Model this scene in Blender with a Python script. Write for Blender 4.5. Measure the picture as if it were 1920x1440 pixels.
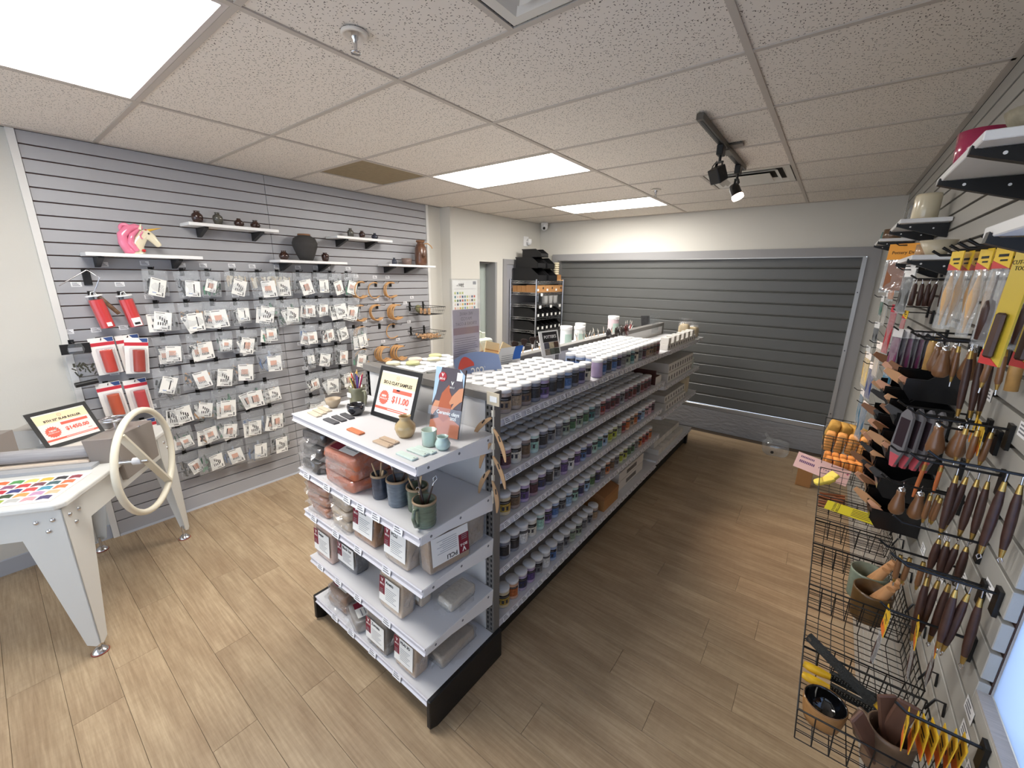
import bpy, bmesh, math, random
from mathutils import Matrix, Vector, Euler
for _o in list(bpy.data.objects): bpy.data.objects.remove(_o)
SC = bpy.context.scene; COL = SC.collection
R = random.Random(7)
PI = math.pi
# ---------------------------------------------------------------- camera, world, exposure
cam = bpy.data.cameras.new('camera'); cam.sensor_fit = 'HORIZONTAL'; cam.sensor_width = 36
cam.lens = 766.1 / 1920 * 36; cam.clip_start = .02; cam.clip_end = 100
camo = bpy.data.objects.new('camera', cam); COL.objects.link(camo)
camo.matrix_world = Matrix.Translation((1.6085, -.668, 1.903)) @ Matrix.Rotation(.6554, 4, 'Z') @ Matrix.Rotation(1.3153, 4, 'X') @ Matrix.Rotation(.0139, 4, 'Z')
SC.camera = camo
wd = bpy.data.worlds.new('daylight'); SC.world = wd; wd.use_nodes = True
wd.node_tree.nodes['Background'].inputs[0].default_value = (.73, .84, 1, 1)
wd.node_tree.nodes['Background'].inputs[1].default_value = 1.6
SC.view_settings.view_transform = 'Standard'; SC.view_settings.look = 'None'
SC.view_settings.exposure = .9; SC.view_settings.gamma = 1
TROFFER = 13.0
SC.cycles.transparent_max_bounces = 16
SC.cycles.max_bounces = 6
SC.cycles.adaptive_threshold = .02

# ---------------------------------------------------------------- materials
def lin(c):
    return tuple(((v / 255) / 12.92 if v <= 10.31 else ((v / 255 + .055) / 1.055) ** 2.4) for v in c) + (1,)
MATS = {}
def mat(name, c=(200, 200, 200), rough=.5, metal=0, bump=0, bscale=60, var=0, vscale=8, obj=False, alpha=1, emit=0, coat=0, spec=.5, sss=0, trans=0, stretch=None, bdist=.004):
    """procedural principled material; c sRGB; obj=True takes the object's own colour"""
    if name in MATS: return MATS[name]
    m = bpy.data.materials.new(name); m.use_nodes = True; nt = m.node_tree; N = nt.nodes; L = nt.links
    b = N['Principled BSDF']; b.inputs['Base Color'].default_value = lin(c)
    b.inputs['Roughness'].default_value = rough; b.inputs['Metallic'].default_value = metal
    b.inputs['Alpha'].default_value = alpha; b.inputs['Coat Weight'].default_value = coat
    b.inputs['Specular IOR Level'].default_value = spec
    if trans: b.inputs['Transmission Weight'].default_value = trans
    if emit: b.inputs['Emission Color'].default_value = lin(c); b.inputs['Emission Strength'].default_value = emit
    src = None
    tc = None
    if bump or var:
        tc = N.new('ShaderNodeTexCoord'); vec = tc.outputs['Object']
        if stretch:
            mp = N.new('ShaderNodeMapping'); mp.inputs['Scale'].default_value = stretch; L.new(vec, mp.inputs[0]); vec = mp.outputs[0]
    if obj:
        oi = N.new('ShaderNodeObjectInfo'); src = oi.outputs['Color']
    if var:
        nz = N.new('ShaderNodeTexNoise'); nz.inputs['Scale'].default_value = vscale; nz.inputs['Detail'].default_value = 4; L.new(vec, nz.inputs['Vector'])
        mr = N.new('ShaderNodeMapRange'); mr.inputs[1].default_value = .3; mr.inputs[2].default_value = .7
        mr.inputs[3].default_value = 1 - var; mr.inputs[4].default_value = 1 + var * .4; L.new(nz.outputs['Fac'], mr.inputs[0])
        hs = N.new('ShaderNodeHueSaturation'); L.new(mr.outputs[0], hs.inputs['Value'])
        if src: L.new(src, hs.inputs['Color'])
        else: hs.inputs['Color'].default_value = lin(c)
        src = hs.outputs[0]
    if src: L.new(src, b.inputs['Base Color'])
    if bump:
        nb = N.new('ShaderNodeTexNoise'); nb.inputs['Scale'].default_value = bscale; nb.inputs['Detail'].default_value = 3; L.new(vec, nb.inputs['Vector'])
        bp = N.new('ShaderNodeBump'); bp.inputs['Strength'].default_value = bump; bp.inputs['Distance'].default_value = bdist
        L.new(nb.outputs['Fac'], bp.inputs['Height']); L.new(bp.outputs[0], b.inputs['Normal'])
    MATS[name] = m
    return m
def film(name, c=(235, 240, 245), alpha=.07, rough=.12, bump=.6, bscale=30, edge=.4, haze=.35):
    """clear plastic: see-through, with crinkled highlights and a little haze"""
    if name in MATS: return MATS[name]
    m = bpy.data.materials.new(name); m.use_nodes = True; nt = m.node_tree; N = nt.nodes; L = nt.links
    N.remove(N['Principled BSDF']); out = N['Material Output']
    tr = N.new('ShaderNodeBsdfTransparent'); tr.inputs[0].default_value = (.98, .985, .99, 1)
    gl = N.new('ShaderNodeBsdfGlossy'); gl.inputs['Roughness'].default_value = rough; gl.inputs['Color'].default_value = lin(c)
    df = N.new('ShaderNodeBsdfDiffuse'); df.inputs['Color'].default_value = lin(c)
    gd_ = N.new('ShaderNodeMixShader'); gd_.inputs[0].default_value = haze; L.new(gl.outputs[0], gd_.inputs[1]); L.new(df.outputs[0], gd_.inputs[2])
    mx = N.new('ShaderNodeMixShader'); lw = N.new('ShaderNodeLayerWeight'); lw.inputs['Blend'].default_value = .3
    mr = N.new('ShaderNodeMapRange'); mr.inputs[3].default_value = alpha; mr.inputs[4].default_value = min(1, alpha + edge)
    if bump:
        tc = N.new('ShaderNodeTexCoord'); nb = N.new('ShaderNodeTexNoise'); nb.inputs['Scale'].default_value = bscale; nb.inputs['Detail'].default_value = 2
        bp = N.new('ShaderNodeBump'); bp.inputs['Strength'].default_value = bump; bp.inputs['Distance'].default_value = .01
        L.new(tc.outputs['Object'], nb.inputs['Vector']); L.new(nb.outputs['Fac'], bp.inputs['Height'])
        L.new(bp.outputs[0], gl.inputs['Normal']); L.new(bp.outputs[0], lw.inputs['Normal'])
    L.new(lw.outputs['Facing'], mr.inputs[0]); L.new(mr.outputs[0], mx.inputs[0])
    L.new(tr.outputs[0], mx.inputs[1]); L.new(gd_.outputs[0], mx.inputs[2]); L.new(mx.outputs[0], out.inputs[0])
    MATS[name] = m
    return m

# ---------------------------------------------------------------- mesh helpers
def V(*a): return Vector(a)
class MB:
    def __init__(s): s.v = []; s.f = []; s.mi = []; s.sm = []; s.m = 0
    def add(s, vs, fs, smooth=False, M=None):
        n = len(s.v)
        for v in vs:
            v = Vector(v); s.v.append(tuple(M @ v) if M else tuple(v))
        for f in fs: s.f.append(tuple(i + n for i in f)); s.mi.append(s.m); s.sm.append(smooth)
        return s
    def mat(s, i): s.m = i; return s
    def box(s, x0, x1, y0, y1, z0, z1, M=None):
        vs = [(x, y, z) for z in (z0, z1) for y in (y0, y1) for x in (x0, x1)]
        return s.add(vs, [(0, 2, 3, 1), (4, 5, 7, 6), (0, 1, 5, 4), (2, 6, 7, 3), (0, 4, 6, 2), (1, 3, 7, 5)], M=M)
    def cbox(s, c, d, M=None):
        return s.box(c[0] - d[0] / 2, c[0] + d[0] / 2, c[1] - d[1] / 2, c[1] + d[1] / 2, c[2] - d[2] / 2, c[2] + d[2] / 2, M)
    def beam(s, a, b, w, h, up=(0, 0, 1)):
        a = Vector(a); b = Vector(b); d = (b - a); l = d.length; d.normalize(); up = Vector(up)
        sx = d.cross(up)
        if sx.length < 1e-4: sx = d.cross(Vector((1, 0, 0)))
        sx.normalize(); u = sx.cross(d)
        M = Matrix((sx, d, u)).transposed().to_4x4(); M.translation = a
        return s.box(-w / 2, w / 2, 0, l, -h / 2, h / 2, M)
    def cyl(s, a, b, r, r2=None, n=12, cap=True, smooth=True):
        r2 = r if r2 is None else r2
        a = Vector(a); b = Vector(b); d = (b - a).normalized()
        x = d.orthogonal().normalized(); y = d.cross(x)
        vs = []
        for c, rr in ((a, r), (b, r2)):
            for i in range(n):
                t = 2 * PI * i / n; vs.append(c + (x * math.cos(t) + y * math.sin(t)) * rr)
        s.add(vs, [(i, (i + 1) % n, n + (i + 1) % n, n + i) for i in range(n)], smooth)
        if cap:
            k = len(s.v)
            s.add(vs[:n], [tuple(range(n - 1, -1, -1))]); s.add(vs[n:], [tuple(range(n))])
        return s
    def tube(s, pts, r, n=6, closed=False, cap=True, r2=None):
        pts = [Vector(p) for p in pts]; m = len(pts); vs = []; up = None
        for i, p in enumerate(pts):
            if closed: d = pts[(i + 1) % m] - pts[i - 1]
            else: d = pts[min(i + 1, m - 1)] - pts[max(i - 1, 0)]
            d.normalize()
            if up is None: x = d.orthogonal().normalized()
            else:
                x = up - d * up.dot(d); x.normalize()
            up = x; y = d.cross(x)
            rr = r if not isinstance(r, (list, tuple)) else r[i]
            ry = rr if r2 is None else r2
            for k in range(n):
                t = 2 * PI * k / n; vs.append(p + x * math.cos(t) * rr + y * math.sin(t) * ry)
        fs = []
        for i in range(m if closed else m - 1):
            j = (i + 1) % m
            for k in range(n): fs.append((i * n + k, i * n + (k + 1) % n, j * n + (k + 1) % n, j * n + k))
        s.add(vs, fs, n > 4)
        if cap and not closed:
            s.add(vs[:n], [tuple(range(n - 1, -1, -1))]); s.add(vs[-n:], [tuple(range(n))])
        return s
    def lathe(s, prof, n=20, c=(0, 0, 0), smooth=True, M=None):
        vs = []; rings = []
        for r, z in prof:
            if r <= 1e-6: rings.append([len(vs)]); vs.append((c[0], c[1], c[2] + z))
            else:
                rings.append(list(range(len(vs), len(vs) + n)))
                for i in range(n):
                    t = 2 * PI * i / n; vs.append((c[0] + r * math.cos(t), c[1] + r * math.sin(t), c[2] + z))
        fs = []
        for a, b in zip(rings, rings[1:]):
            for i in range(n):
                j = (i + 1) % n
                if len(a) == 1 and len(b) == 1: continue
                if len(a) == 1: fs.append((a[0], b[j], b[i]))
                elif len(b) == 1: fs.append((a[i], a[j], b[0]))
                else: fs.append((a[i], a[j], b[j], b[i]))
        return s.add(vs, fs, smooth, M)
    def prism(s, poly, a, b, axis='x', M=None):
        """extrude a 2D polygon along an axis; poly in the two other axes in order"""
        n = len(poly); vs = []
        for t in (a, b):
            for p, q in poly: vs.append({'x': (t, p, q), 'y': (p, t, q), 'z': (p, q, t)}[axis])
        return s.add(vs, [tuple(range(n - 1, -1, -1)), tuple(range(n, 2 * n))] + [(i, (i + 1) % n, n + (i + 1) % n, n + i) for i in range(n)], M=M)
    def grid(s, fn, nu, nv, smooth=True, M=None):
        vs = [fn(i / nu, j / nv) for j in range(nv + 1) for i in range(nu + 1)]
        w = nu + 1
        return s.add(vs, [(j * w + i, j * w + i + 1, (j + 1) * w + i + 1, (j + 1) * w + i) for j in range(nv) for i in range(nu)], smooth, M)
    def mesh(s, name, mats, bevel=0, seg=1):
        me = bpy.data.meshes.new(name); me.from_pydata(s.v, [], s.f)
        if not isinstance(mats, (list, tuple)): mats = [mats]
        for m in mats: me.materials.append(m)
        me.polygons.foreach_set('material_index', s.mi); me.polygons.foreach_set('use_smooth', s.sm)
        bm = bmesh.new(); bm.from_mesh(me)
        if bevel:
            bmesh.ops.remove_doubles(bm, verts=bm.verts, dist=1e-5)
            es = [e for e in bm.edges if len(e.link_faces) == 2 and e.calc_face_angle(0) > .5]
            bmesh.ops.bevel(bm, geom=es, offset=bevel, segments=seg, profile=.5, affect='EDGES', clamp_overlap=True)
        bmesh.ops.recalc_face_normals(bm, faces=bm.faces)
        bm.to_mesh(me); bm.free(); me.update()
        return me
def put(name, me, parent=None, loc=None, rot=None, scale=None, color=None):
    o = bpy.data.objects.new(name, me); COL.objects.link(o)
    if parent: o.parent = parent
    if loc is not None: o.location = loc
    if rot is not None: o.rotation_euler = rot
    if scale is not None: o.scale = (scale,) * 3 if isinstance(scale, (int, float)) else scale
    if color is not None: o.color = lin(color)
    return o
def part(name, mb, mats, parent=None, bevel=0, seg=1, **k): return put(name, mb.mesh(name, mats, bevel, seg), parent, **k)
def tag(o, label, cat, group=None):
    o['label'] = label; o['category'] = cat
    if group: o['group'] = group
    return o
def thing(name, label, cat, loc=(0, 0, 0), rot=(0, 0, 0), group=None):
    o = bpy.data.objects.new(name, None); COL.objects.link(o); o.location = loc; o.rotation_euler = rot; o.empty_display_size = .05
    return tag(o, label, cat, group)
def struct(o): o['kind'] = 'structure'; return o
def kids(o): return [c for c in bpy.data.objects if c.parent == o]
def text(name, s, size, parent, M, m, align='CENTER', ext=.0004, sx=1, bold=0):
    """flat lettering in the local XY plane placed by matrix M, as a mesh"""
    c = bpy.data.curves.new(name, 'FONT'); c.body = s; c.size = size; c.align_x = align; c.align_y = 'CENTER'; c.extrude = ext; c.resolution_u = 2
    c.offset = bold
    f = bpy.data.objects.new('font', c)
    me = bpy.data.meshes.new_from_object(f); me.name = name
    bpy.data.objects.remove(f); bpy.data.curves.remove(c)
    me.materials.clear(); me.materials.append(m); o = bpy.data.objects.new(name, me); COL.objects.link(o); o.parent = parent
    o.matrix_local = M @ Matrix.Diagonal((sx, 1, 1, 1)); return o
def frame_m(o, x, y):
    """matrix whose X and Y axes are x and y at origin o"""
    x = Vector(x).normalized(); y = Vector(y); y = (y - x * y.dot(x)).normalized(); z = x.cross(y)
    M = Matrix((x, y, z)).transposed().to_4x4(); M.translation = Vector(o); return M
def ordw(n):
    return {1: 'first', 2: 'second', 3: 'third', 4: 'fourth', 5: 'fifth', 6: 'sixth', 7: 'seventh', 8: 'eighth', 9: 'ninth', 10: 'tenth'}.get(n) or (str(n) + ('th' if 10 < n % 100 < 14 else {1: 'st', 2: 'nd', 3: 'rd'}.get(n % 10, 'th')))

wall_m = mat('wall_paint', (210, 207, 199), .6, bump=.15, bscale=180)
white_m = mat('white_enamel', (240, 240, 240), .35)
black_m = mat('black_metal', (16, 16, 17), .4)
blackp_m = mat('black_plastic', (22, 22, 24), .45, bump=.1)
grey_m = mat('grey_metal', (132, 130, 128), .45, metal=.2)
chrome_m = mat('chrome', (215, 215, 218), .18, metal=1)
paper_m = mat('white_card', (245, 244, 240), .7)
ink_m = mat('ink', (28, 27, 30), .7)
objc = mat('own_colour', obj=True, rough=.5)
objg = mat('own_colour_gloss', obj=True, rough=.22, coat=.3)
objr = mat('own_colour_rough', obj=True, rough=.8, bump=.25, bscale=90, var=.12, vscale=20)
bag_m = film('clear_bag', alpha=.15, edge=.5, rough=.16, bump=.9, bscale=26, haze=.45)
# ================================================================ SETTING
XL, XR, YB, ZC, YF = -2.31, 2.0, 4.9, 2.70, -2.6
# floor with planks
def plank_mat():
    m = bpy.data.materials.new('vinyl_plank'); m.use_nodes = True; nt = m.node_tree; N = nt.nodes; L = nt.links; b = N['Principled BSDF']
    tc = N.new('ShaderNodeTexCoord'); oi = N.new('ShaderNodeObjectInfo')
    ad = N.new('ShaderNodeVectorMath'); ad.operation = 'MULTIPLY_ADD'; ad.inputs[1].default_value = (1, 1, 1)
    sc_ = N.new('ShaderNodeVectorMath'); sc_.operation = 'SCALE'; sc_.inputs[0].default_value = (37, 91, 13); L.new(oi.outputs['Random'], sc_.inputs['Scale'])
    L.new(tc.outputs['Object'], ad.inputs[0]); L.new(sc_.outputs[0], ad.inputs[2])
    def noise(scale, det, rough=.5):
        mp = N.new('ShaderNodeMapping'); mp.inputs['Scale'].default_value = scale; L.new(ad.outputs[0], mp.inputs[0])
        n = N.new('ShaderNodeTexNoise'); n.inputs['Scale'].default_value = 1; n.inputs['Detail'].default_value = det; n.inputs['Roughness'].default_value = rough; L.new(mp.outputs[0], n.inputs['Vector']); return n.outputs['Fac']
    g1 = noise((5, 95, 1), 6, .65); g2 = noise((2.2, 9, 1), 4); g3 = noise((60, 14, 1), 3)
    def ramp(f, a, b_, c0, c1):
        r = N.new('ShaderNodeValToRGB'); r.color_ramp.elements[0].position = a; r.color_ramp.elements[1].position = b_
        r.color_ramp.elements[0].color = lin(c0); r.color_ramp.elements[1].color = lin(c1); L.new(f, r.inputs[0]); return r.outputs[0]
    c1 = ramp(g2, .3, .72, (170, 147, 119), (195, 174, 144))
    c2 = ramp(g1, .35, .66, (196, 184, 170), (255, 252, 248))
    c3 = ramp(g3, .3, .7, (232, 228, 222), (255, 255, 255))
    mu = N.new('ShaderNodeMix'); mu.data_type = 'RGBA'; mu.blend_type = 'MULTIPLY'; mu.inputs['Factor'].default_value = .6; L.new(c1, mu.inputs['A']); L.new(c2, mu.inputs['B'])
    mv = N.new('ShaderNodeMix'); mv.data_type = 'RGBA'; mv.blend_type = 'MULTIPLY'; mv.inputs['Factor'].default_value = .3; L.new(mu.outputs['Result'], mv.inputs['A']); L.new(c3, mv.inputs['B'])
    hs = N.new('ShaderNodeHueSaturation'); mr = N.new('ShaderNodeMapRange'); mr.inputs[3].default_value = .93; mr.inputs[4].default_value = 1.06; L.new(oi.outputs['Random'], mr.inputs[0])
    L.new(mr.outputs[0], hs.inputs['Value']); L.new(mv.outputs['Result'], hs.inputs['Color']); L.new(hs.outputs[0], b.inputs['Base Color'])
    b.inputs['Roughness'].default_value = .42
    bp = N.new('ShaderNodeBump'); bp.inputs['Strength'].default_value = .12; bp.inputs['Distance'].default_value = .002; L.new(g1, bp.inputs['Height']); L.new(bp.outputs[0], b.inputs['Normal'])
    return m
PLK = plank_mat()
floor = struct(part('floor', MB().box(XL - .3, XR + .1, YF - .1, YB + .1, -.12, -.006), mat('subfloor', (70, 58, 46), .9)))
pw, pl = .168, 1.2
plank_me = {}
def plank(x0, x1, y):
    k = round(x1 - x0, 2)
    if k not in plank_me: plank_me[k] = MB().box(0, x1 - x0 - .0012, .0006, pw - .0006, -.006, 0).mesh('plank', PLK, bevel=.0006)
    put('plank', plank_me[k], floor, (x0, y, 0))
joints = {0: -.05, 1: .148, 2: .62, 3: -.35, 4: .35, -1: -.62, -2: -.1, -3: -.9}
y0 = .08; 
for i in range(-16, 29):
    y = y0 + (i - 1) * pw
    if y > YB: break
    j = joints.get(i, R.uniform(0, pl)); x = j - math.ceil((j - XL + .2) / pl) * pl
    while x < XR:
        a = max(x, XL - .2); b = min(x + pl, XR + .02)
        if b - a > .02: plank(a, b, y)
        x += pl

# ceiling: grid of tees and tiles
def tile_mat():
    m = bpy.data.materials.new('fissured_tile'); m.use_nodes = True; nt = m.node_tree; N = nt.nodes; L = nt.links; b = N['Principled BSDF']
    tc = N.new('ShaderNodeTexCoord'); geo = tc.outputs['Object']
    col = None; facs = []
    nw = N.new('ShaderNodeTexNoise'); nw.inputs['Scale'].default_value = 14; L.new(geo, nw.inputs['Vector'])
    for sc_, rot, th in (((42, 100, 1), .5, .125), ((100, 40, 1), -.3, .125), ((85, 85, 1), .9, .11)):
        mp = N.new('ShaderNodeMapping'); mp.inputs['Scale'].default_value = sc_; mp.inputs['Rotation'].default_value = (0, 0, rot); L.new(geo, mp.inputs[0])
        mx = N.new('ShaderNodeVectorMath'); mx.operation = 'ADD'; L.new(mp.outputs[0], mx.inputs[0]); L.new(nw.outputs['Color'], mx.inputs[1])
        vo = N.new('ShaderNodeTexVoronoi'); vo.voronoi_dimensions = '2D'; vo.inputs['Scale'].default_value = .85; vo.inputs['Randomness'].default_value = 1; L.new(mx.outputs[0], vo.inputs['Vector'])
        # only some of the cells hold a pit
        lt = N.new('ShaderNodeMath'); lt.operation = 'LESS_THAN'; lt.inputs[1].default_value = th; L.new(vo.outputs['Distance'], lt.inputs[0])
        sx = N.new('ShaderNodeSeparateColor'); L.new(vo.outputs['Color'], sx.inputs[0])
        g = N.new('ShaderNodeMath'); g.operation = 'LESS_THAN'; g.inputs[1].default_value = .42; L.new(sx.outputs[0], g.inputs[0])
        mu = N.new('ShaderNodeMath'); mu.operation = 'MULTIPLY'; L.new(lt.outputs[0], mu.inputs[0]); L.new(g.outputs[0], mu.inputs[1]); facs.append(mu.outputs[0])
    a = facs[0]
    for f in facs[1:]:
        mm = N.new('ShaderNodeMath'); mm.operation = 'MAXIMUM'; L.new(a, mm.inputs[0]); L.new(f, mm.inputs[1]); a = mm.outputs[0]
    mix = N.new('ShaderNodeMix'); mix.data_type = 'RGBA'; mix.inputs['A'].default_value = lin((230, 222, 212)); mix.inputs['B'].default_value = lin((92, 84, 76))
    L.new(a, mix.inputs['Factor']); L.new(mix.outputs['Result'], b.inputs['Base Color']); b.inputs['Roughness'].default_value = .9
    bp = N.new('ShaderNodeBump'); bp.inputs['Strength'].default_value = .3; bp.inputs['Distance'].default_value = .002; bp.invert = True; L.new(a, bp.inputs['Height']); L.new(bp.outputs[0], b.inputs['Normal'])
    return m
TILE = tile_mat()
tee_m = mat('tee_paint', (190, 181, 171), .55)
ceiling = struct(part('ceiling', MB().box(XL - .3, XR + .1, YF - .1, YB + .1, ZC + .02, ZC + .14), mat('plenum', (60, 58, 55), .9)))
GX, GY = 1.2192, .6096
xs = [XL, -GX, 0, GX, XR]
special = {(1, -1), (1, 3), (1, 6)}          # (column, row) taken by light panels
tl_me = {}
def ctile(x0, x1, y0, y1, m=None):
    k = (round(x1 - x0, 3), round(y1 - y0, 3), m)
    if k not in tl_me: tl_me[k] = MB().box(.004, x1 - x0 - .004, .004, y1 - y0 - .004, .004, .018).mesh('ceiling_tile', m or TILE)
    return put('ceiling_tile', tl_me[k], ceiling, (x0, y0, ZC))
for j in range(-5, 9):
    ya, yb = j * GY, min((j + 1) * GY, YB + .05)
    if yb - ya < .05: continue
    for i in range(4):
        if (i, j) in special: continue
        if i == 0 and j == 2:
            ctile(xs[0], -1.5 * GX, ya, yb); st = ctile(-1.5 * GX, -GX, ya, yb, mat('stained_tile', (150, 134, 106), .9, bump=.2, var=.1, vscale=30)); st['label'] = 'brown stained half tile'
        elif i == 2 and j in (0, 5): ctile(0, GX / 2, ya, yb)
        else: ctile(xs[i], xs[i + 1], ya, yb)
for x in xs[1:4]: part('main_tee', MB().box(x - .012, x + .012, YF, YB, ZC - .002, ZC + .004), tee_m, ceiling)
for j in range(-4, 9):
    for i in range(4):
        if j * GY < YB: part('cross_tee', MB().box(xs[i] + .012, xs[i + 1] - .012, j * GY - .011, j * GY + .011, ZC - .001, ZC + .004), tee_m, ceiling)
for x, j in ((-1.5 * GX, 2), (GX / 2, 0), (GX / 2, 5)): part('cross_tee', MB().box(x - .011, x + .011, j * GY + .012, (j + 1) * GY - .012, ZC - .001, ZC + .004), tee_m, ceiling)
for x, n in ((XL + .0125, 'a'), (XR - .0125, 'b')): part('wall_angle', MB().box(x - .0125, x + .0125, YF, YB, ZC - .001, ZC + .004), tee_m, ceiling)

# walls
def slatwall(wall, sgn, xf, ya, yb, cuts, m, back_m, ztop=ZC, zst=.118, pitch=.0783, th=.02, gap=.0036):
    """boards of a slat panel whose face is at x=xf, facing sgn; cuts(z0,z1) -> list of (y0,y1) runs"""
    xb = xf - sgn * th
    lo = min(xb, xf); hi = max(xb, xf)
    z = zst; k = 0
    part('backing', MB().box(min(xb, xb - sgn * .012), max(xb, xb - sgn * .012), ya, yb, 0, ztop) if cuts is None else cuts['backing'], back_m, wall)
    edges = [(0, zst)]
    while z < ztop - .001:
        edges.append((z, min(z + pitch, ztop))); z += pitch
    cache = {}
    for a, b in edges:
        runs = [(ya, yb)] if cuts is None else cuts['runs'](a, b)
        for y0_, y1_, za, zb in ([(r[0], r[1], a, b) if len(r) == 2 else r for r in runs]):
            key = (round(y1_ - y0_, 3), round(zb - za, 3))
            if key not in cache: cache[key] = MB().box(lo, hi, 0, y1_ - y0_, gap, zb - za - gap).mesh('slat', m, bevel=.0015)
            put('slat', cache[key], wall, (0, y0_, za))
slat_m = mat('slat_melamine', (172, 172, 176), .42, bump=.12, bscale=400, bdist=.001)
mdf_m = mat('groove_brown', (112, 80, 68), .8)
wall_left = struct(part('wall_left', MB().box(XL - .28, XL - .022, YF, 2.76, 0, ZC).box(XL - .22, XL - .022, 2.76, 2.98, 0, ZC).box(XL - .22, -2.16, 2.98, 3.5, 0, ZC)
    .box(XL - .22, -2.16, 3.5, 3.86, 2.1, ZC).box(XL - .22, -2.16, 3.5, 3.86, 0, .35).box(XL - .22, -2.16, 3.86, YB + .1, 0, ZC), wall_m))
slatwall(wall_left, 1, XL + .0, -.335, 1.0, None, slat_m, mdf_m)
slatwall(wall_left, 1, XL + .0, 1.003, 2.735, None, slat_m, mdf_m)
trim_m = mat('trim_white', (228, 226, 222), .45)
wtr = struct(part('trim_1', MB().box(XL - .022, XL + .006, -.372, -.337, 0, ZC - .002), trim_m))
struct(part('trim_2', MB().box(XL - .022, XL + .006, 2.737, 2.772, 0, ZC - .002), trim_m))
base_m = mat('baseboard_vinyl', (178, 180, 186), .5)
struct(part('baseboard_left', MB().prism([(XL - .0215, 0), (XL - .009, 0), (XL - .013, .1), (XL - .0215, .105)], YF, -.374, 'y').prism([(XL + .0005, 0), (XL + .012, 0), (XL + .006, .012), (XL + .0005, .014)], -.335, 2.735, 'y'), base_m))

# back wall with its rolling shutter
wall_back = struct(part('wall_back', MB().box(XL - .3, -1.80, YB, YB + .2, 0, ZC).box(-1.80, 1.80, YB, YB + .2, 2.16, ZC).box(1.80, XR + .1, YB, YB + .2, 0, ZC), wall_m))
struct(part('wall_knee', MB().box(-1.80, 1.80, YB - .01, YB + .16, 0, .275), mat('grey_stucco', (138, 138, 142), .8, bump=.9, bscale=35, bdist=.01, stretch=(.4, 1, 1))))
struct(part('trim_3', MB().box(-1.90, 1.90, YB - .035, YB - .001, 2.155, 2.245), mat('grey_frame', (150, 149, 150), .5)))
struct(part('trim_4', MB().box(-1.90, -1.80, YB - .035, YB - .001, 0, 2.155).box(1.80, 1.90, YB - .035, YB - .001, 0, 2.155), mat('grey_frame')))
sh = thing('rolling_shutter', 'wide charcoal rolling shutter closing the counter opening in back wall', 'shutter', (0, YB, .3)); 
sh_m = mat('shutter_paint', (92, 93, 92), .38, bump=.12, bscale=250)
prof = [(0, .0), (-.008, .005), (-.012, .02), (-.012, .124), (-.004, .133), (0, .134), (.012, .134), (.012, 0)]
n_sl = 14; sp = 1.84 / n_sl
pm = MB().prism([(p * 1, q * sp / .134) for p, q in prof], -1.775, 1.775, 'x').mesh('shutter_slat', sh_m)
for k in range(n_sl): put('shutter_slat', pm, sh, (0, .035, .03 + k * sp))
alu_m = mat('aluminium', (176, 174, 172), .35, metal=.8)
part('bottom_bar', MB().box(-1.78, 1.78, -.005, .03, -.022, .03), alu_m, sh, bevel=.004)
part('head_rail', MB().box(-1.79, 1.79, -.03, .03, 1.845, 1.872), alu_m, sh)
for s_, nme in ((-1, 'l'), (1, 'r')):
    g = part('guide_rail', MB().box(min(s_ * 1.765, s_ * 1.80), max(s_ * 1.765, s_ * 1.80), -.045, .05, -.02, 1.845), alu_m, sh)
    part('screw', MB().cyl((s_ * 1.782, -.049, .2), (s_ * 1.782, -.044, .2), .006, n=8).cyl((s_ * 1.782, -.049, .9), (s_ * 1.782, -.044, .9), .006, n=8).cyl((s_ * 1.782, -.049, 1.5), (s_ * 1.782, -.044, 1.5), .006, n=8), black_m, g)

# right wall: slat panel with the window cut into it
WY, WZ0, WZ1 = .53, 1.03, 1.84
wall_right = struct(part('wall_right', MB().box(XR + .022, XR + .25, WY + .03, YB + .1, 0, ZC).box(XR + .022, XR + .25, -1.2, WY + .03, 0, WZ0 - .03).box(XR + .022, XR + .25, -1.2, WY + .03, WZ1, ZC).box(XR + .022, XR + .25, YF, -1.2, 0, ZC), wall_m))
def rruns(a, b):
    if b <= WZ0 + .001 or a >= WZ1: return [(YF, 4.86)]
    if a < WZ0: return [(YF, WY, a, WZ0), (WY, 4.86, a, b)]
    return [(WY, 4.86)]
back = MB().box(XR + .02, XR + .0215, WY, 4.86, 0, ZC).box(XR + .02, XR + .0215, YF, WY, 0, WZ0).box(XR + .02, XR + .0215, YF, WY, WZ1, ZC)
slatwall(wall_right, -1, XR, YF, 4.86, {'backing': back, 'runs': rruns}, mat('slat_melamine_warm', (170, 168, 162), .42, bump=.12, bscale=400, bdist=.001), mat('groove_dark', (70, 50, 44), .8), gap=.005)
struct(part('trim_5', MB().box(XR - .004, XR + .022, 4.862, YB, 0, ZC), trim_m))
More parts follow.
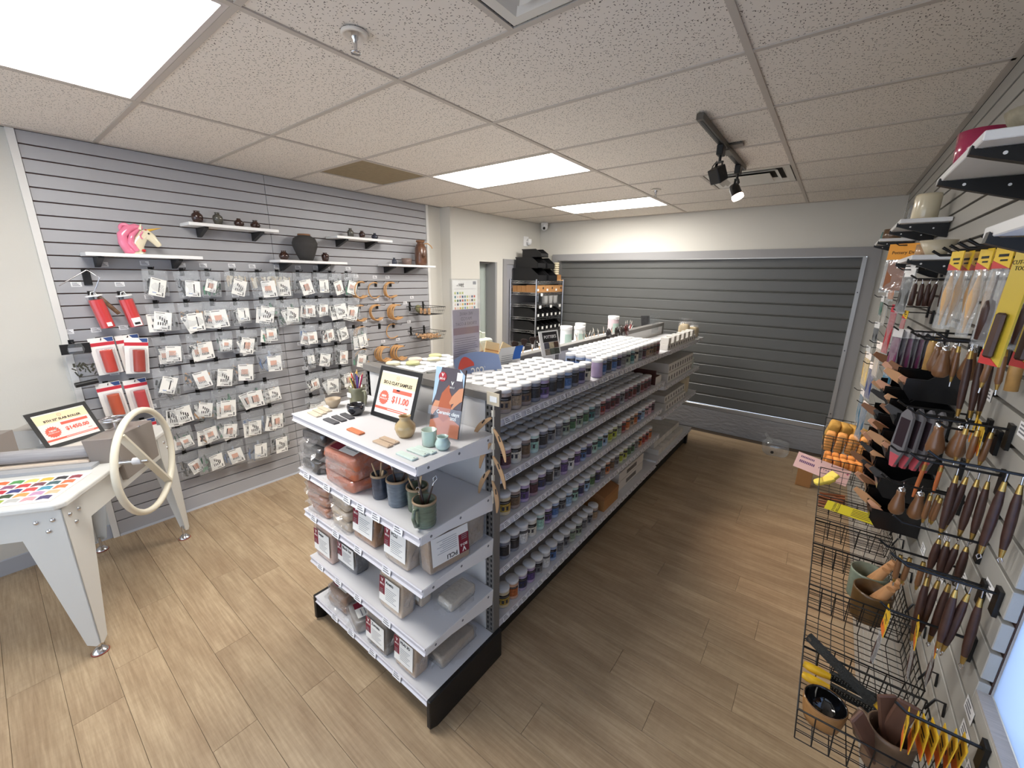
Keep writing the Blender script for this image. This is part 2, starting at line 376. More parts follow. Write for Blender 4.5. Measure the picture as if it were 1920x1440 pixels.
def frosted():
    m = bpy.data.materials.new('frosted_film'); m.use_nodes = True; nt = m.node_tree; N = nt.nodes; L = nt.links; N.remove(N['Principled BSDF'])
    t = N.new('ShaderNodeBsdfTranslucent'); g = N.new('ShaderNodeBsdfGlossy'); mx = N.new('ShaderNodeMixShader'); mx.inputs[0].default_value = .05
    g.inputs['Roughness'].default_value = .2
    tc = N.new('ShaderNodeTexCoord'); w = N.new('ShaderNodeTexWave'); w.wave_type = 'RINGS'; w.inputs['Scale'].default_value = 1.1; w.inputs['Distortion'].default_value = 3.5; w.inputs['Detail'].default_value = 1; w.inputs['Detail Scale'].default_value = .8
    L.new(tc.outputs['Object'], w.inputs['Vector'])
    r = N.new('ShaderNodeValToRGB'); r.color_ramp.elements[0].color = (.58, .66, .80, 1); r.color_ramp.elements[1].color = (.62, .70, .84, 1); r.color_ramp.elements[0].position = .0; r.color_ramp.elements[1].position = .12
    L.new(w.outputs['Fac'], r.inputs[0]); L.new(r.outputs[0], t.inputs[0]); L.new(t.outputs[0], mx.inputs[1]); L.new(g.outputs[0], mx.inputs[2]); L.new(mx.outputs[0], N['Material Output'].inputs[0]); return m
win = struct(bpy.data.objects.new('window_1', None)); COL.objects.link(win)
part('frosted_pane', MB().box(XR + .026, XR + .031, -1.16, WY - .0005, WZ0 + .0015, WZ1), frosted(), win)
part('window_sill', MB().box(XR + .0005, XR + .024, -1.2, WY, WZ0 - .012, WZ0 + .001), mat('raw_cut', (176, 170, 164), .6, var=.15, vscale=30, stretch=(1, 12, 1)), win)
part('window_frame', MB().box(XR + .0225, XR + .09, WY, WY + .03, WZ0, WZ1).box(XR + .03, XR + .09, -1.2, -1.16, WZ0, WZ1), mat('raw_cut'), win)
# front wall with the shop window behind the camera
wall_front = struct(part('wall_front', MB().box(XL - .3, -1.9, YF - .15, YF, 0, ZC).box(1.7, XR + .25, YF - .15, YF, 0, ZC).box(-1.9, 1.7, YF - .15, YF, 2.45, ZC).box(-1.9, 1.7, YF - .15, YF, 0, .35), wall_m))
w2 = struct(bpy.data.objects.new('window_2', None)); COL.objects.link(w2)
fr = MB()
for x in (-1.87, -.7, .5, 1.67): fr.box(x - .03, x + .03, YF - .1, YF - .04, .35, 2.45)
fr.box(-1.9, 1.7, YF - .1, YF - .04, .35, .41).box(-1.9, 1.7, YF - .1, YF - .04, 2.39, 2.45)
part('window_frame', fr, alu_m, w2)
for a, b in ((-1.84, -.73), (-.67, .47), (.53, 1.64)): part('pane', MB().box(a, b, YF - .075, YF - .069, .41, 2.39), film('window_glass', alpha=.02, bump=0, edge=.15), w2)
# side window slot and flush door at the back of the left wall
w3 = struct(bpy.data.objects.new('window_3', None)); COL.objects.link(w3)
part('reveal_panel', MB().box(-2.36, -2.35, 3.5, 3.86, .35, 2.1), mat('side_room', (196, 205, 196), .6), w3)
part('window_frame', MB().box(-2.34, -2.25, 3.5, 3.506, .35, 2.1).box(-2.34, -2.17, 3.83, 3.86, .35, 2.1).box(-2.34, -2.25, 3.506, 3.83, 2.08, 2.1), mat('grey_frame'), w3)
part('pane', MB().box(-2.305, -2.3, 3.506, 3.83, .36, 2.08), film('window_glass'), w3)
part('notice', MB().box(-2.349, -2.346, 3.52, 3.62, 1.45, 1.75), mat('notice', (120, 105, 88), .7, var=.5, vscale=40), w3)
d1 = struct(bpy.data.objects.new('door_1', None)); COL.objects.link(d1)
part('door_leaf', MB().box(-2.159, -2.145, 4.05, 4.85, 0, 2.08), mat('door_grey', (150, 150, 156), .5), d1)
part('door_frame', MB().box(-2.159, -2.135, 3.98, 4.05, 0, 2.15).box(-2.159, -2.135, 4.05, 4.86, 2.08, 2.15), mat('grey_frame'), d1)
# ================================================================ CEILING FITTINGS
diff_m = mat('light_diffuser', (255, 251, 244), .4, emit=TROFFER)
for (x, j), lb in (((-GX, -1), 'large bright ceiling light panel above the slab roller table'), ((-GX, 3), 'bright ceiling light panel between stained tile and track lights'), ((-GX, 6), 'bright ceiling light panel farthest back, near the shutter wall')):
    t = thing('ceiling_light', lb, 'light', (x, j * GY, ZC), group='flat ceiling light panels')
    part('diffuser', MB().box(.028, GX - .028, .028, GY - .028, .004, .008), diff_m, t)
    f = MB()
    for a in ((.012, .03, .012, GY - .012), (GX - .03, GX - .012, .012, GY - .012), (.03, GX - .03, .012, .03), (.03, GX - .03, GY - .03, GY - .012)): f.box(*a, -.001, .019)
    part('frame', f, mat('lamp_frame', (205, 196, 190), .5), t)
vent_m = mat('vent_white', (214, 210, 202), .45)
def vent(x, j, lb):
    t = thing('air_vent', lb, 'vent', (x + GX / 4, (j + .5) * GY, ZC), group='square ceiling air vents')
    h = .285
    def ring(a, za, b, zb):
        m = MB(); q = [(-1, -1), (1, -1), (1, 1), (-1, 1)]
        vs = [(sx * a, sy * a, za) for sx, sy in q] + [(sx * b, sy * b, zb) for sx, sy in q] + [(sx * a, sy * a, za + .003) for sx, sy in q] + [(sx * b, sy * b, zb + .003) for sx, sy in q]
        m.add(vs, [(i, (i + 1) % 4, 4 + (i + 1) % 4, 4 + i) for i in range(4)] + [(8 + i, 12 + i, 12 + (i + 1) % 4, 8 + (i + 1) % 4) for i in range(4)] + [(i, 8 + i, 8 + (i + 1) % 4, (i + 1) % 4) for i in range(4)] + [(4 + i, 4 + (i + 1) % 4, 12 + (i + 1) % 4, 12 + i) for i in range(4)]); return m
    part('outer_flange', ring(h, 0, .25, .0), vent_m, t); part('cone', ring(.25, 0, .19, .05), vent_m, t)
    part('cone', ring(.205, -.006, .15, .035), vent_m, t)
    part('back_plate', MB().box(-.26, .26, -.26, .26, .055, .06), mat('vent_dark', (50, 48, 46), .8), t)
    part('centre_plate', MB().box(-.15, .15, -.15, .15, -.012, -.006), vent_m, t, bevel=.004)
vent(GX / 2, 0, 'square air vent at the very top edge of the picture'); vent(GX / 2, 5, 'square air vent beside the black track spotlights')
def sprinkler(x, y, lb):
    t = thing('sprinkler', lb, 'sprinkler', (x, y, ZC), group='ceiling sprinkler heads')
    part('cup', MB().lathe([(.045, 0), (.046, -.006), (.038, -.01), (.03, -.004), (.022, .004), (.0, .004)], 20), mat('cup_white', (225, 216, 204), .4), t)
    part('head', MB().lathe([(.012, .003), (.012, -.015), (.007, -.022), (.005, -.05), (.008, -.055)], 12).cyl((.012, 0, -.01), (.004, 0, -.05), .002, n=6).cyl((-.012, 0, -.01), (-.004, 0, -.05), .002, n=6), chrome_m, t)
    part('deflector', MB().lathe([(0, -.054), (.016, -.056), (.017, -.059), (0, -.06)], 16), chrome_m, t)
sprinkler(.168, .30, 'sprinkler head in the ceiling above the clay display, nearest'); sprinkler(.142, 3.376, 'small far sprinkler head beside the rear light panel')
# track with two spot heads
tr = thing('track_light', 'ceiling track with two black spotlights, one of them lit', 'track light', (.935, 1.70, ZC))
tm = mat('track_grey', (96, 92, 86), .4, metal=.4)
part('track', MB().box(-.018, .018, 0, 1.22, -.03, -.001), tm, tr, bevel=.002); part('slot', MB().box(-.007, .007, .03, 1.19, -.0315, -.0295), black_m, tr)
part('feed_clip', MB().box(-.05, .09, .60, .66, -.012, -.001), tm, tr)
part('joint_cover', MB().box(-.021, .021, .60, .74, -.034, -.028), tm, tr)
def head(y, aim, lit):
    o = V(0, y, -.03); ho = part('spot_head', MB().box(-.018, .018, y - .035, y + .035, -.085, -.031), black_m, tr, bevel=.003)
    a = Vector(aim).normalized(); c = o + V(-.0, .0, -.16); s_ = a.cross(V(0, 0, 1)).normalized(); u = s_.cross(a)
    br = MB()
    for k in (-1, 1): br.beam(c + s_ * k * .034, o + V(0, 0, -.09) + s_ * k * .018, .006, .014, a)
    br.beam(o + V(0, 0, -.09) - s_ * .022, o + V(0, 0, -.09) + s_ * .022, .016, .008); br.cyl(o + V(0, 0, -.05), o + V(0, 0, -.094), .008)
    part('yoke', br, black_m, ho)
    cord = [o + V(0, 0, -.08) - s_ * .02, o + V(0, 0, -.1) - s_ * .045, c - s_ * .045 - a * .03, c - a * .045]
    part('cord', MB().tube(cord, .003), black_m, ho)
    M = Matrix((s_, u, a)).transposed().to_4x4(); M.translation = c
    if lit: part('lamp_housing', MB().lathe([(0, -.045), (.025, -.042), (.034, -.02), (.034, .03), (.038, .032), (.038, .038)], 20, M=M), black_m, ho)
    else: part('lamp_housing', MB().box(-.036, .036, -.036, .036, -.045, .04, M=M), black_m, ho, bevel=.004)
    if lit: part('bulb', MB().lathe([(.033, .03), (.038, .045), (.036, .06), (.0, .068)], 20, M=M), mat('bulb_glow', (255, 226, 208), .3, emit=9), ho)
    else: part('bulb', MB().lathe([(.028, .041), (.02, .034), (.0, .03)], 16, M=M).lathe([(0, .043), (.008, .038), (.009, .032)], 10, M=M), chrome_m, ho)
    if lit:
        l = bpy.data.lights.new('spot_light', 'SPOT'); l.energy = 30; l.color = (1, .66, .45); l.spot_size = .95; l.spot_blend = .8; l.shadow_soft_size = .04
        lo = bpy.data.objects.new('spot_light', l); COL.objects.link(lo); lo.parent = ho; lo.matrix_local = Matrix.Translation(c + a * .075) @ a.to_track_quat('-Z', 'Y').to_matrix().to_4x4()
head(.50, (.25, .45, -.9), False); head(1.04, (.5, -.12, -1), True)
# camera dome and sensor in the far corner
sc1 = thing('security_camera', 'white dome security camera in the ceiling corner by shutter wall', 'camera', (-2.02, 4.80, ZC))
part('mount', MB().lathe([(0, 0), (.055, 0), (.055, -.03), (.048, -.036)], 20), white_m, sc1); part('dome', MB().lathe([(.047, -.03), (.05, -.06), (.045, -.085), (.03, -.105), (.0, -.112)], 20), white_m, sc1)
part('lens', MB().cyl((.018, -.035, -.075), (.026, -.05, -.085), .018, n=14), black_m, sc1)
se = thing('motion_sensor', 'small white wall sensor below the dome camera', 'sensor', (-2.159, 4.52, 2.42), group=None)
part('plate', MB().box(0, .008, -.06, .06, -.07, .07), white_m, se, bevel=.003); part('sensor_head', MB().lathe([(0, .05), (.03, .045), (.035, 0), (.025, -.035), (0, -.045)], 16, c=(.045, .03, -.01)).cyl((.005, 0, 0), (.04, .02, 0), .012), white_m, se)

# ================================================================ GONDOLA SHELVING
shelf_m = mat('shelf_enamel', (212, 212, 215), .4, bump=.05, bscale=300)
strip_m = mat('price_channel', (214, 212, 218), .3)
upr_m = mat('upright_grey', (120, 117, 114), .45, metal=.1)
panel_m = mat('back_panel', (214, 213, 212), .5)
tag_m = mat('tag_paper', (240, 240, 242), .6)
def tagmesh(w, h, lines=3):
    m = MB().box(-w / 2, w / 2, -.0006, 0, -h / 2, h / 2); m.mat(1)
    for k in range(lines): m.box(-w * .38, w * (.1 + .25 * ((k * 7) % 3) / 2), -.0009, -.0006, h * (.28 - .26 * k) - h * .06, h * (.28 - .26 * k) + h * .06)
    return m.mesh('price_tag', [tag_m, mat('tag_print', (120, 120, 126), .7)])
TAG1 = tagmesh(.05, .03); TAG2 = tagmesh(.058, .034)
def channel(L_):
    """price channel profile along +X, facing -Y, top at z=0"""
    return [(0, 0), (-.006, .001), (-.009, -.004), (-.003, -.01), (-.004, -.026), (-.011, -.034), (-.006, -.036), (0, -.036)]
# --- end cap
ec = thing('end_shelving', 'white end-of-aisle shelving unit stacked with clay bags and samples', 'shelving', (0, 0, 0))
EX0, EX1, EY0, EY1 = -.41, .525, .19, .60
part('back_panel', MB().box(EX0, EX1 - .05, .615, .63, .16, 1.385), panel_m, ec)
part('top_cap', MB().box(EX0 - .02, EX1, .60, .672, 1.385, 1.425), upr_m, ec, bevel=.004)
for x, sd in ((EX0 - .02, 0), (EX1 - .045, 1)):
    up = part('upright', MB().box(x, x + .045, .615, .665, 0, 1.385), upr_m, ec, bevel=.003)
    sl = MB()
    for k in range(44): sl.box(x + .006, x + .014, .6135, .6152, .12 + k * .0285, .134 + k * .0285); sl.box(x + .028, x + .036, .6135, .6152, .12 + k * .0285, .134 + k * .0285)
    so = part('slots', sl, black_m, up); so['kind'] = 'stuff'
for k, z in enumerate((1.24, .95, .715, .43, .165)):
    sf = part('shelf', MB().box(EX0, EX1, EY0, .612, z - .004, z).box(EX0, EX1, EY0, EY0 + .002, z - .036, z - .004), shelf_m, ec)
    part('price_channel', MB().prism([(EY0 + p, z + q) for p, q in channel(0)], EX0, EX1, 'x'), strip_m, sf)
    for x, d in ((EX0, 1), (EX1 - .002, 1)):
        if k < 4:
            b = part('side_bracket', MB().prism([(EY0, z - .036), (EY0 + .14, z - .042), (.605, z - .085), (.612, z - .002), (EY0, z - .002)], x, x + .004, 'x'), white_m, ec)
            rv = MB()
            for yy in (.24, .40, .575): rv.cyl((x - .0005, yy, z - .02), (x + .0045, yy, z - .02), .006, n=10)
            part('rivet', rv, mat('rivet', (120, 122, 126), .4), b)
    for x in {0: (), 1: (-.33, -.14, .035, .145, .25, .40), 2: (-.31, -.10, .09, .30), 3: (-.30, -.13, .045, .27), 4: (-.21, -.05, .13, .32)}[k]:
        put('price_tag', TAG2, sf, (x + R.uniform(-.004, .004), EY0 - .0095, z - .017), (-.25, R.uniform(-.03, .03), 0))
for x in (EX0 - .022, EX1 - .004):
    part('base_bracket', MB().prism([(.175, .02), (.215, 0), (.25, 0), (.66, 0), (.66, .165), (.18, .165)], x, x + .024, 'x'), blackp_m, ec, bevel=.004)
part('kick_plate', MB().box(EX0, EX1 - .004, .26, .27, .005, .125), blackp_m, ec)
# --- main run behind it
gd = thing('gondola_shelving', 'long double-sided white gondola shelving filled with glaze jars', 'shelving', (0, 0, 0))
GY0, GYM, GY1, GXF = .672, 3.06, 4.28, .505
part('centre_panel', MB().box(.005, .055, GY0, 4.28, .16, 1.372), panel_m, gd); part('top_cap', MB().box(-.002, .062, GY0, 4.285, 1.372, 1.41), upr_m, gd, bevel=.003)
for y in (.675, 1.87, 3.06, 4.245): part('upright', MB().box(.0, .06, y, y + .04, 0, 1.372), upr_m, gd)
def run(ya, yb, zs, side, tags=True, step=.08):
    for k, z in enumerate(zs):
        x0, x1 = (.06, GXF) if side > 0 else (-.44, .0)
        sf = part('shelf', MB().box(x0, x1, ya + .003, yb - .003, z - .004, z), shelf_m, gd)
        c = channel(0)
        part('price_channel', MB().prism([((x1 - p) if side > 0 else (x0 + p), z + q) for p, q in c], ya + .003, yb - .003, 'y'), strip_m, sf)
        for yy in (ya + .003, yb - .007): part('side_bracket', MB().prism([((x1, z - .036) if side > 0 else (x0, z - .036)), ((x0, z - .085) if side > 0 else (x1, z - .085)), (x0, z - .004) if side > 0 else (x1, z - .004), (x1, z - .004) if side > 0 else (x0, z - .004)], yy, yy + .004, 'y'), white_m, sf)
        if tags and side > 0:
            y = ya + .06
            while y < yb - .04:
                put('price_tag', TAG1, sf, (x1 + .0095, y + R.uniform(-.006, .006), z - .017), (-.25, 0, PI / 2)); y += step
RZ = (1.285, 1.0, .745, .49, .185)
run(GY0, GYM, RZ, 1); run(GYM, GY1, (1.28, .95, .66, .205), 1, step=.13)
run(GY0, GYM, (1.285, .95, .66, .185), -1); run(GYM, GY1, (1.285, .95, .66, .205), -1)
part('kick_plate', MB().box(GXF - .06, GXF - .05, GY0, GY1, 0, .15).box(-.40, -.39, GY0, GY1, 0, .15), blackp_m, gd)
part('base_foot', MB().box(.01, GXF - .02, GY1 - .05, GY1, 0, .15).box(.01, GXF - .02, GY0, GY0 + .04, 0, .15), blackp_m, gd)

# ================================================================ GLAZE JARS
def jar_meshes():
    body = MB().lathe([(0, 0), (.032, 0), (.0355, .003), (.037, .012), (.037, .088), (.034, .097), (.0335, .112)], 20).mesh('glaze_jar', mat('jar_plastic', obj=True, rough=.3, spec=.5))
    lid = MB().lathe([(.0345, .098), (.0375, .099), (.038, .112), (.0365, .1145), (0, .115)], 20).mesh('lid', mat('lid_plastic', (242, 242, 242), .4))
    labs = []
    for v in range(4):
        m = MB(); r = .0375
        def arc(a0, a1, z0, z1, n=6):
            m.grid(lambda u, w: (r * math.cos(a0 + (a1 - a0) * u), r * math.sin(a0 + (a1 - a0) * u), z0 + (z1 - z0) * w), n, 1)
        bz = (.066, .062, .07, .064)[v]
        m.mat(0); arc(-1.9, .55, bz, .082, 8)
        m.mat(1); arc(-1.9, .55, .022, bz, 8)
        m.mat(2); arc(.55, 1.35, .022, .082, 4)
        m.mat(3)
        r = .0378
        for q in range(5): arc(.65, 1.2 - .1 * (q % 2), .028 + q * .008, .031 + q * .008, 3)
        arc(-1.5, -.1, bz + .006, bz + .01, 5) if v % 2 else arc(-1.2, .2, bz + .005, bz + .009, 5)
        if v in (1, 3):
            m.mat(4)
            for q in range(3): arc(-1.7 + .6 * q, -1.35 + .6 * q, .03, .052, 2)
        labs.append(m.mesh('label', [mat('label_black', (22, 22, 26), .45), mat('label_swatch', obj=True, rough=.4, var=.5, vscale=90), mat('label_white', (226, 226, 226), .5), mat('label_print', (130, 130, 134), .6), mat('label_motif', (60, 58, 66), .5)]))
    return body, lid, labs
JB, JL, JLab = jar_meshes()
shade = {'dark': (52, 50, 56), 'brown': (112, 84, 62), 'tan': (176, 146, 112), 'navy': (48, 54, 104), 'blue': (66, 112, 186), 'sky': (130, 172, 214), 'teal': (60, 130, 132), 'green': (70, 120, 78), 'sage': (140, 160, 134), 'lime': (170, 186, 44), 'grey': (120, 122, 128), 'cream': (226, 218, 196), 'red': (176, 44, 40), 'orange': (208, 100, 40), 'rust': (150, 76, 46), 'purple': (92, 66, 136), 'plum': (90, 44, 62), 'yellow': (214, 168, 50), 'white': (224, 224, 224), 'pink': (206, 150, 160), 'mint': (150, 206, 186), 'maroon': (110, 38, 42)}
tint = {'dark': (128, 130, 142), 'brown': (150, 134, 128), 'tan': (176, 160, 150), 'navy': (170, 160, 188), 'blue': (160, 176, 206), 'sky': (190, 206, 222), 'teal': (160, 190, 190), 'green': (168, 184, 176), 'sage': (186, 194, 186), 'lime': (196, 202, 160), 'grey': (166, 168, 174), 'cream': (214, 208, 198), 'red': (190, 140, 140), 'orange': (208, 166, 140), 'rust': (180, 146, 132), 'purple': (180, 162, 194), 'plum': (160, 134, 148), 'yellow': (212, 196, 164), 'white': (216, 216, 218), 'pink': (208, 180, 192), 'mint': (192, 214, 208), 'maroon': (164, 126, 132)}
shelfw = ('top', 'second', 'third', 'fourth', 'bottom')
def muted(c, k):
    g = sum(c) / 3; return tuple(v + (g - v) * k for v in c)
shade = {k: muted(v, .25) for k, v in shade.items()}
njar = 0
def jar(x, y, z, col, lb, rz=None, grp='glaze jars on the gondola'):
    global njar; njar += 1
    o = put('glaze_jar', JB, None, (x, y, z + .0005), (0, 0, R.uniform(-.35, .3) - .2 if rz is None else rz), color=tint[col]); tag(o, lb, 'jar', grp)
    put('label', JLab[njar % 4], o, color=shade[col]); put('lid', JL, o)
    return o
def jrow(sh, z, y0, n, rows, cols, step=.081, x0=.455, dx=.0765, name='', skip=()):
    for r in range(rows):
        for k in range(n):
            if (r, k) in skip: continue
            c = cols[k % len(cols)]
            rw = ('front row', 'second row', 'third row', 'fourth row', 'back row')[r]
            wd_ = 'first' if k == 0 else ordw(k + 1)
            jar(x0 - r * dx + R.uniform(-.0012, .0012), y0 + k * step + R.uniform(-.0012, .0012), z, c, f'{c}-labelled glaze jar, {wd_} from grey post, {rw}{name}, {shelfw[sh]} shelf')
C0 = 'tan tan brown dark purple dark dark blue dark navy'.split()
jrow(0, RZ[0], .77, 10, 5, C0, skip={(4, 0)})
C1 = 'blue dark blue navy grey sage teal cream grey plum tan tan brown maroon'.split()
jrow(0, RZ[0], 1.80, 14, 5, C1, name=' of far block', skip={(4, 0), (4, 1)})
o = jar(.468, 1.714, RZ[0], 'purple', 'pale lavender glaze jar standing forward of the far block, white barcode label', rz=2.2)
o = jar(.452, 1.582, RZ[0], 'cream', 'glaze jar with a beige tile on its lid, end of near block')
C2 = 'plum cream brown mint dark grey grey sage green sage green teal grey red plum maroon plum grey plum maroon maroon dark maroon maroon plum maroon'.split()
jrow(1, RZ[1], .775, 25, 3, C2)
C3 = 'yellow brown purple plum navy dark grey purple white purple blue navy mint teal sky lime lime sage red orange tan orange blue sky pink pink plum'.split()
jrow(2, RZ[2], .775, 27, 1, C3)
C4 = 'dark dark white cream mint purple blue grey sky mint navy sky green navy grey orange brown grey lime lime green green grey orange red red orange'.split()
jrow(3, RZ[3], .775, 27, 1, C4)
C5 = 'yellow orange navy purple grey white blue grey grey sage sage grey grey tan'.split()
jrow(4, RZ[4], .775, 14, 1, C5)
# ================================================================ LEFT SLAT WALL
def hookmesh(L_=.1, up=.012, r=.0028):
    m = MB().box(0, .006, -.014, .014, -.045, .012)
    m.tube([(0, 0, 0), (L_ - .015, 0, 0), (L_, 0, up)], r, 6)
    return m.mesh('wall_hook', black_m)
HOOK = hookmesh()
def bagmesh(seed):
    r = random.Random(seed); m = MB()
    def side(sg):
        ph = [r.uniform(0, 6) for _ in range(4)]
        def fn(u, v):
            e = min(1, 4 * min(u, 1 - u)) ** .6 * min(1, 6 * min(v + .02, 1 - v + .02)) ** .6
            bul = .018 * e * (1.25 - .9 * v) + .004 * math.sin(9 * u + ph[0] + 5 * v) * e + .004 * math.sin(13 * v + ph[1]) * e
            wob = .02 * math.sin(7 * v + ph[2]) * (1 - v)
            return (.004 + sg * bul, u - .5 + wob, -(1 - v) + .012 * math.sin(6 * u + ph[3]) * (1 - v))
        m.grid(fn, 7, 8)
    side(1); side(-1)
    return m.mesh('bag', bag_m)
BAGS = [bagmesh(i) for i in range(5)]
def cardmesh(v):
    w, h = .072, .092
    m = MB().box(0, .0012, -w / 2, w / 2, -h, 0); a = .0013
    def q(i, y0_, y1_, z0, z1): m.mat(i); m.box(a - .0002, a + .0002, y0_, y1_, z0, z1)
    q(1, -w * .42, w * .1, -h * .08, -h * .05)
    if v == 0:
        q(2, -w * .2, w * .2, -h * .7, -h * .28); q(1, -w * .27, -w * .2, -h * .72, -h * .3); q(1, w * .05, w * .1, -h * .8, -h * .25)
    elif v == 1:
        for k in range(4): q(1, -w * .2 + k * w * .13, -w * .13 + k * w * .13, -h * (.42 + .08 * k), -h * (.25 + .06 * k)); q(1, -w * .28 + k * w * .13, -w * .22 + k * w * .13, -h * (.75), -h * (.58))
    elif v == 2:
        q(1, w * .05, w * .12, -h * .75, -h * .2); q(3, -w * .3, -w * .05, -h * .85, -h * .8)
    else:
        q(2, -w * .3, w * .15, -h * .6, -h * .3)
        for k in range(5): q(1, -w * .3 + k * w * .1, -w * .25 + k * w * .1, -h * .72, -h * .6)
    q(1, -w * .05, w * .25, -h * .93, -h * .89); q(4, w * .3, w * .4, -h * .95, -h * .75)
    return m.mesh('info_card', [paper_m, ink_m, mat('card_pink', (222, 178, 160), .7), mat('card_blue', (150, 168, 205), .7), mat('card_grey', (120, 120, 122), .7)])
CARDS = [cardmesh(i) for i in range(4)]
CC = {'dark': [(58, 60, 62), (34, 36, 38), (150, 152, 154)], 'green': [(40, 84, 66), (96, 150, 122), (60, 72, 70)], 'wood': [(212, 162, 108), (86, 88, 90), (60, 62, 64)], 'pale': [(206, 190, 166), (226, 220, 206), (130, 128, 124)], 'blue': [(104, 128, 170), (170, 180, 196), (70, 74, 86)]}
def contmesh(kind, seed):
    r = random.Random(seed); m = MB()
    for k in range(34):
        m.mat(k % 3); y = r.uniform(-.42, .42); z = r.uniform(-.97, -.5); l = r.uniform(.12, .34); a = r.gauss(0, .45)
        if kind in ('pale',) : z += .3; l *= 1.3; a *= .5
        d = V(0, math.sin(a), math.cos(a)); x = .004 + r.uniform(-.008, .008); c = V(x, y, z)
        e = c + d * l
        e.z = min(e.z, -.2); e.y = max(-.42, min(.42, e.y))
        m.beam(c, e, r.uniform(.03, .07) if k % 3 != 1 else .08, .003, (1, 0, 0))
    return m.mesh('contents', [mat(f'bits_{kind}_{i}', c, .4, metal=(.5 if kind == 'dark' else 0)) for i, c in enumerate(CC[kind])])
CONT = {k: [contmesh(k, 10 * i + j) for j in range(3)] for i, k in enumerate(CC)}
KW = {'dark': 'small steel cutter tools', 'green': 'green ribbon tools', 'wood': 'wooden-handled cutters', 'pale': 'pale wooden tools', 'blue': 'blue and white tools'}
def wallbag(row, nth, y, z, w, h, kind, x=-2.225, two=True):
    rw = ordw(row); lb = f'clear bag of {KW[kind]}, {rw} row down, {ordw(nth)} from left, grey slat wall'
    tag(put('wall_hook', HOOK, None, (XL + .001, y, z + .008)), f'black hook holding {ordw(nth)} bag from left in {rw} row, grey slat wall', 'hook', 'hooks on the left slat wall')
    t = thing('tool_bag', lb, 'bag', (x + R.uniform(-.01, .012), y, z), (R.uniform(-.09, .09), 0, R.uniform(-.25, .25)), 'tool bags on the left slat wall')
    put('bag', BAGS[R.randrange(5)], t, scale=(1, w, h)); put('contents', CONT[kind][R.randrange(3)], t, scale=(1, w, h))
    cw = min(1.15, w / .15); s_ = cw * R.uniform(1.15, 1.35)
    c = R.randrange(4); cy = R.uniform(.02, .2) * w; cz = -h * R.uniform(.3, .42)
    put('info_card', CARDS[c], t, (.019, cy, cz), (R.uniform(-.3, .3), 0, 0), s_)
    if two: put('info_card', CARDS[c], t, (.009, cy - w * R.uniform(.15, .3), cz - .01), (R.uniform(-.3, .4), 0, 0), s_)
    if R.random() < .8: put('price_tag', TAG1, wall_left, (XL + .0012, y + R.uniform(-.03, .03), z + .045), (0, R.uniform(-.03, .03), PI / 2))
BAGT = [
 [(.15,1.92,.152,.178,'dark'),(.33,1.916,.153,.19,'dark'),(.49,1.915,.127,.189,'green'),(.66,1.92,.171,.189,'pale'),(.85,1.918,.2,.206,'pale'),(1.01,1.92,.174,.204,'pale'),(1.19,1.919,.163,.184,'dark'),(1.35,1.92,.144,.185,'dark'),(1.5,1.92,.158,.185,'dark'),(1.67,1.92,.152,.218,'green')],
 [(.14,1.687,.163,.201,'dark'),(.32,1.687,.162,.194,'wood'),(.49,1.687,.177,.203,'wood'),(.65,1.684,.136,.181,'dark'),(.85,1.69,.173,.148,'green'),(1.02,1.687,.201,.229,'green'),(1.22,1.686,.148,.17,'dark'),(1.34,1.686,.124,.164,'dark'),(1.49,1.686,.17,.18,'dark'),(1.65,1.683,.164,.217,'green')],
 [(.14,1.45,.16,.219,'dark'),(.34,1.45,.167,.18,'wood'),(.51,1.45,.115,.167,'green'),(.67,1.45,.159,.182,'dark'),(.85,1.517,.142,.188,'green'),(1.19,1.448,.154,.169,'blue'),(1.35,1.45,.149,.169,'dark'),(1.5,1.455,.14,.179,'dark'),(1.7,1.38,.22,.209,'green')],
 [(.1,1.222,.16,.233,'dark'),(.29,1.222,.179,.201,'wood'),(.45,1.222,.183,.221,'dark'),(.61,1.225,.169,.184,'wood'),(.82,1.301,.203,.234,'blue'),(1.16,1.225,.099,.187,'dark'),(1.32,1.22,.159,.172,'dark'),(1.49,1.228,.159,.188,'dark'),(1.7,1.15,.2,.16,'green')],
 [(.12,.99,.191,.215,'dark'),(.29,.99,.162,.232,'wood'),(.44,.988,.174,.228,'green'),(.64,.99,.211,.204,'green'),(.79,.986,.157,.203,'wood'),(1.17,.986,.137,.171,'dark'),(1.34,.99,.207,.247,'dark'),(1.51,.99,.168,.188,'dark')],
 [(.12,.754,.12,.191,'green'),(.28,.752,.15,.194,'wood'),(.42,.752,.154,.187,'green'),(.62,.755,.176,.219,'blue'),(.8,.755,.173,.203,'dark'),(1.18,.758,.191,.17,'dark')],
 [(.13,.528,.132,.201,'dark'),(.29,.527,.196,.218,'green'),(.44,.527,.157,.216,'blue'),(.63,.528,.192,.24,'blue'),(.81,.526,.185,.198,'dark')]]
for i, rowt in enumerate(BAGT):
    for k, (y, z, w, h, kd) in enumerate(rowt): wallbag(i + 1, k + 1, y, z, w, h, kd, two=(k * 3 + i) % 3 != 0)
for y, z in ((-.33, 1.52), (-.2, 1.52), (-.06, 1.525), (-.02, 1.22), (-.16, 1.215), (.0, .93), (-.24, 1.82), (-.03, 1.82), (-.09, 1.95), (1.78, 1.89), (2.0, 1.885), (2.16, 1.885), (1.78, 1.66), (2.0, 1.65), (2.17, 1.65), (2.48, 1.66), (2.38, 1.6), (1.84, 1.43), (2.04, 1.43), (2.2, 1.43), (2.42, 1.38), (2.05, 1.19), (2.25, 1.19)):
    put('price_tag', TAG1, wall_left, (XL + .0012, y, z), (0, R.uniform(-.03, .03), PI / 2))
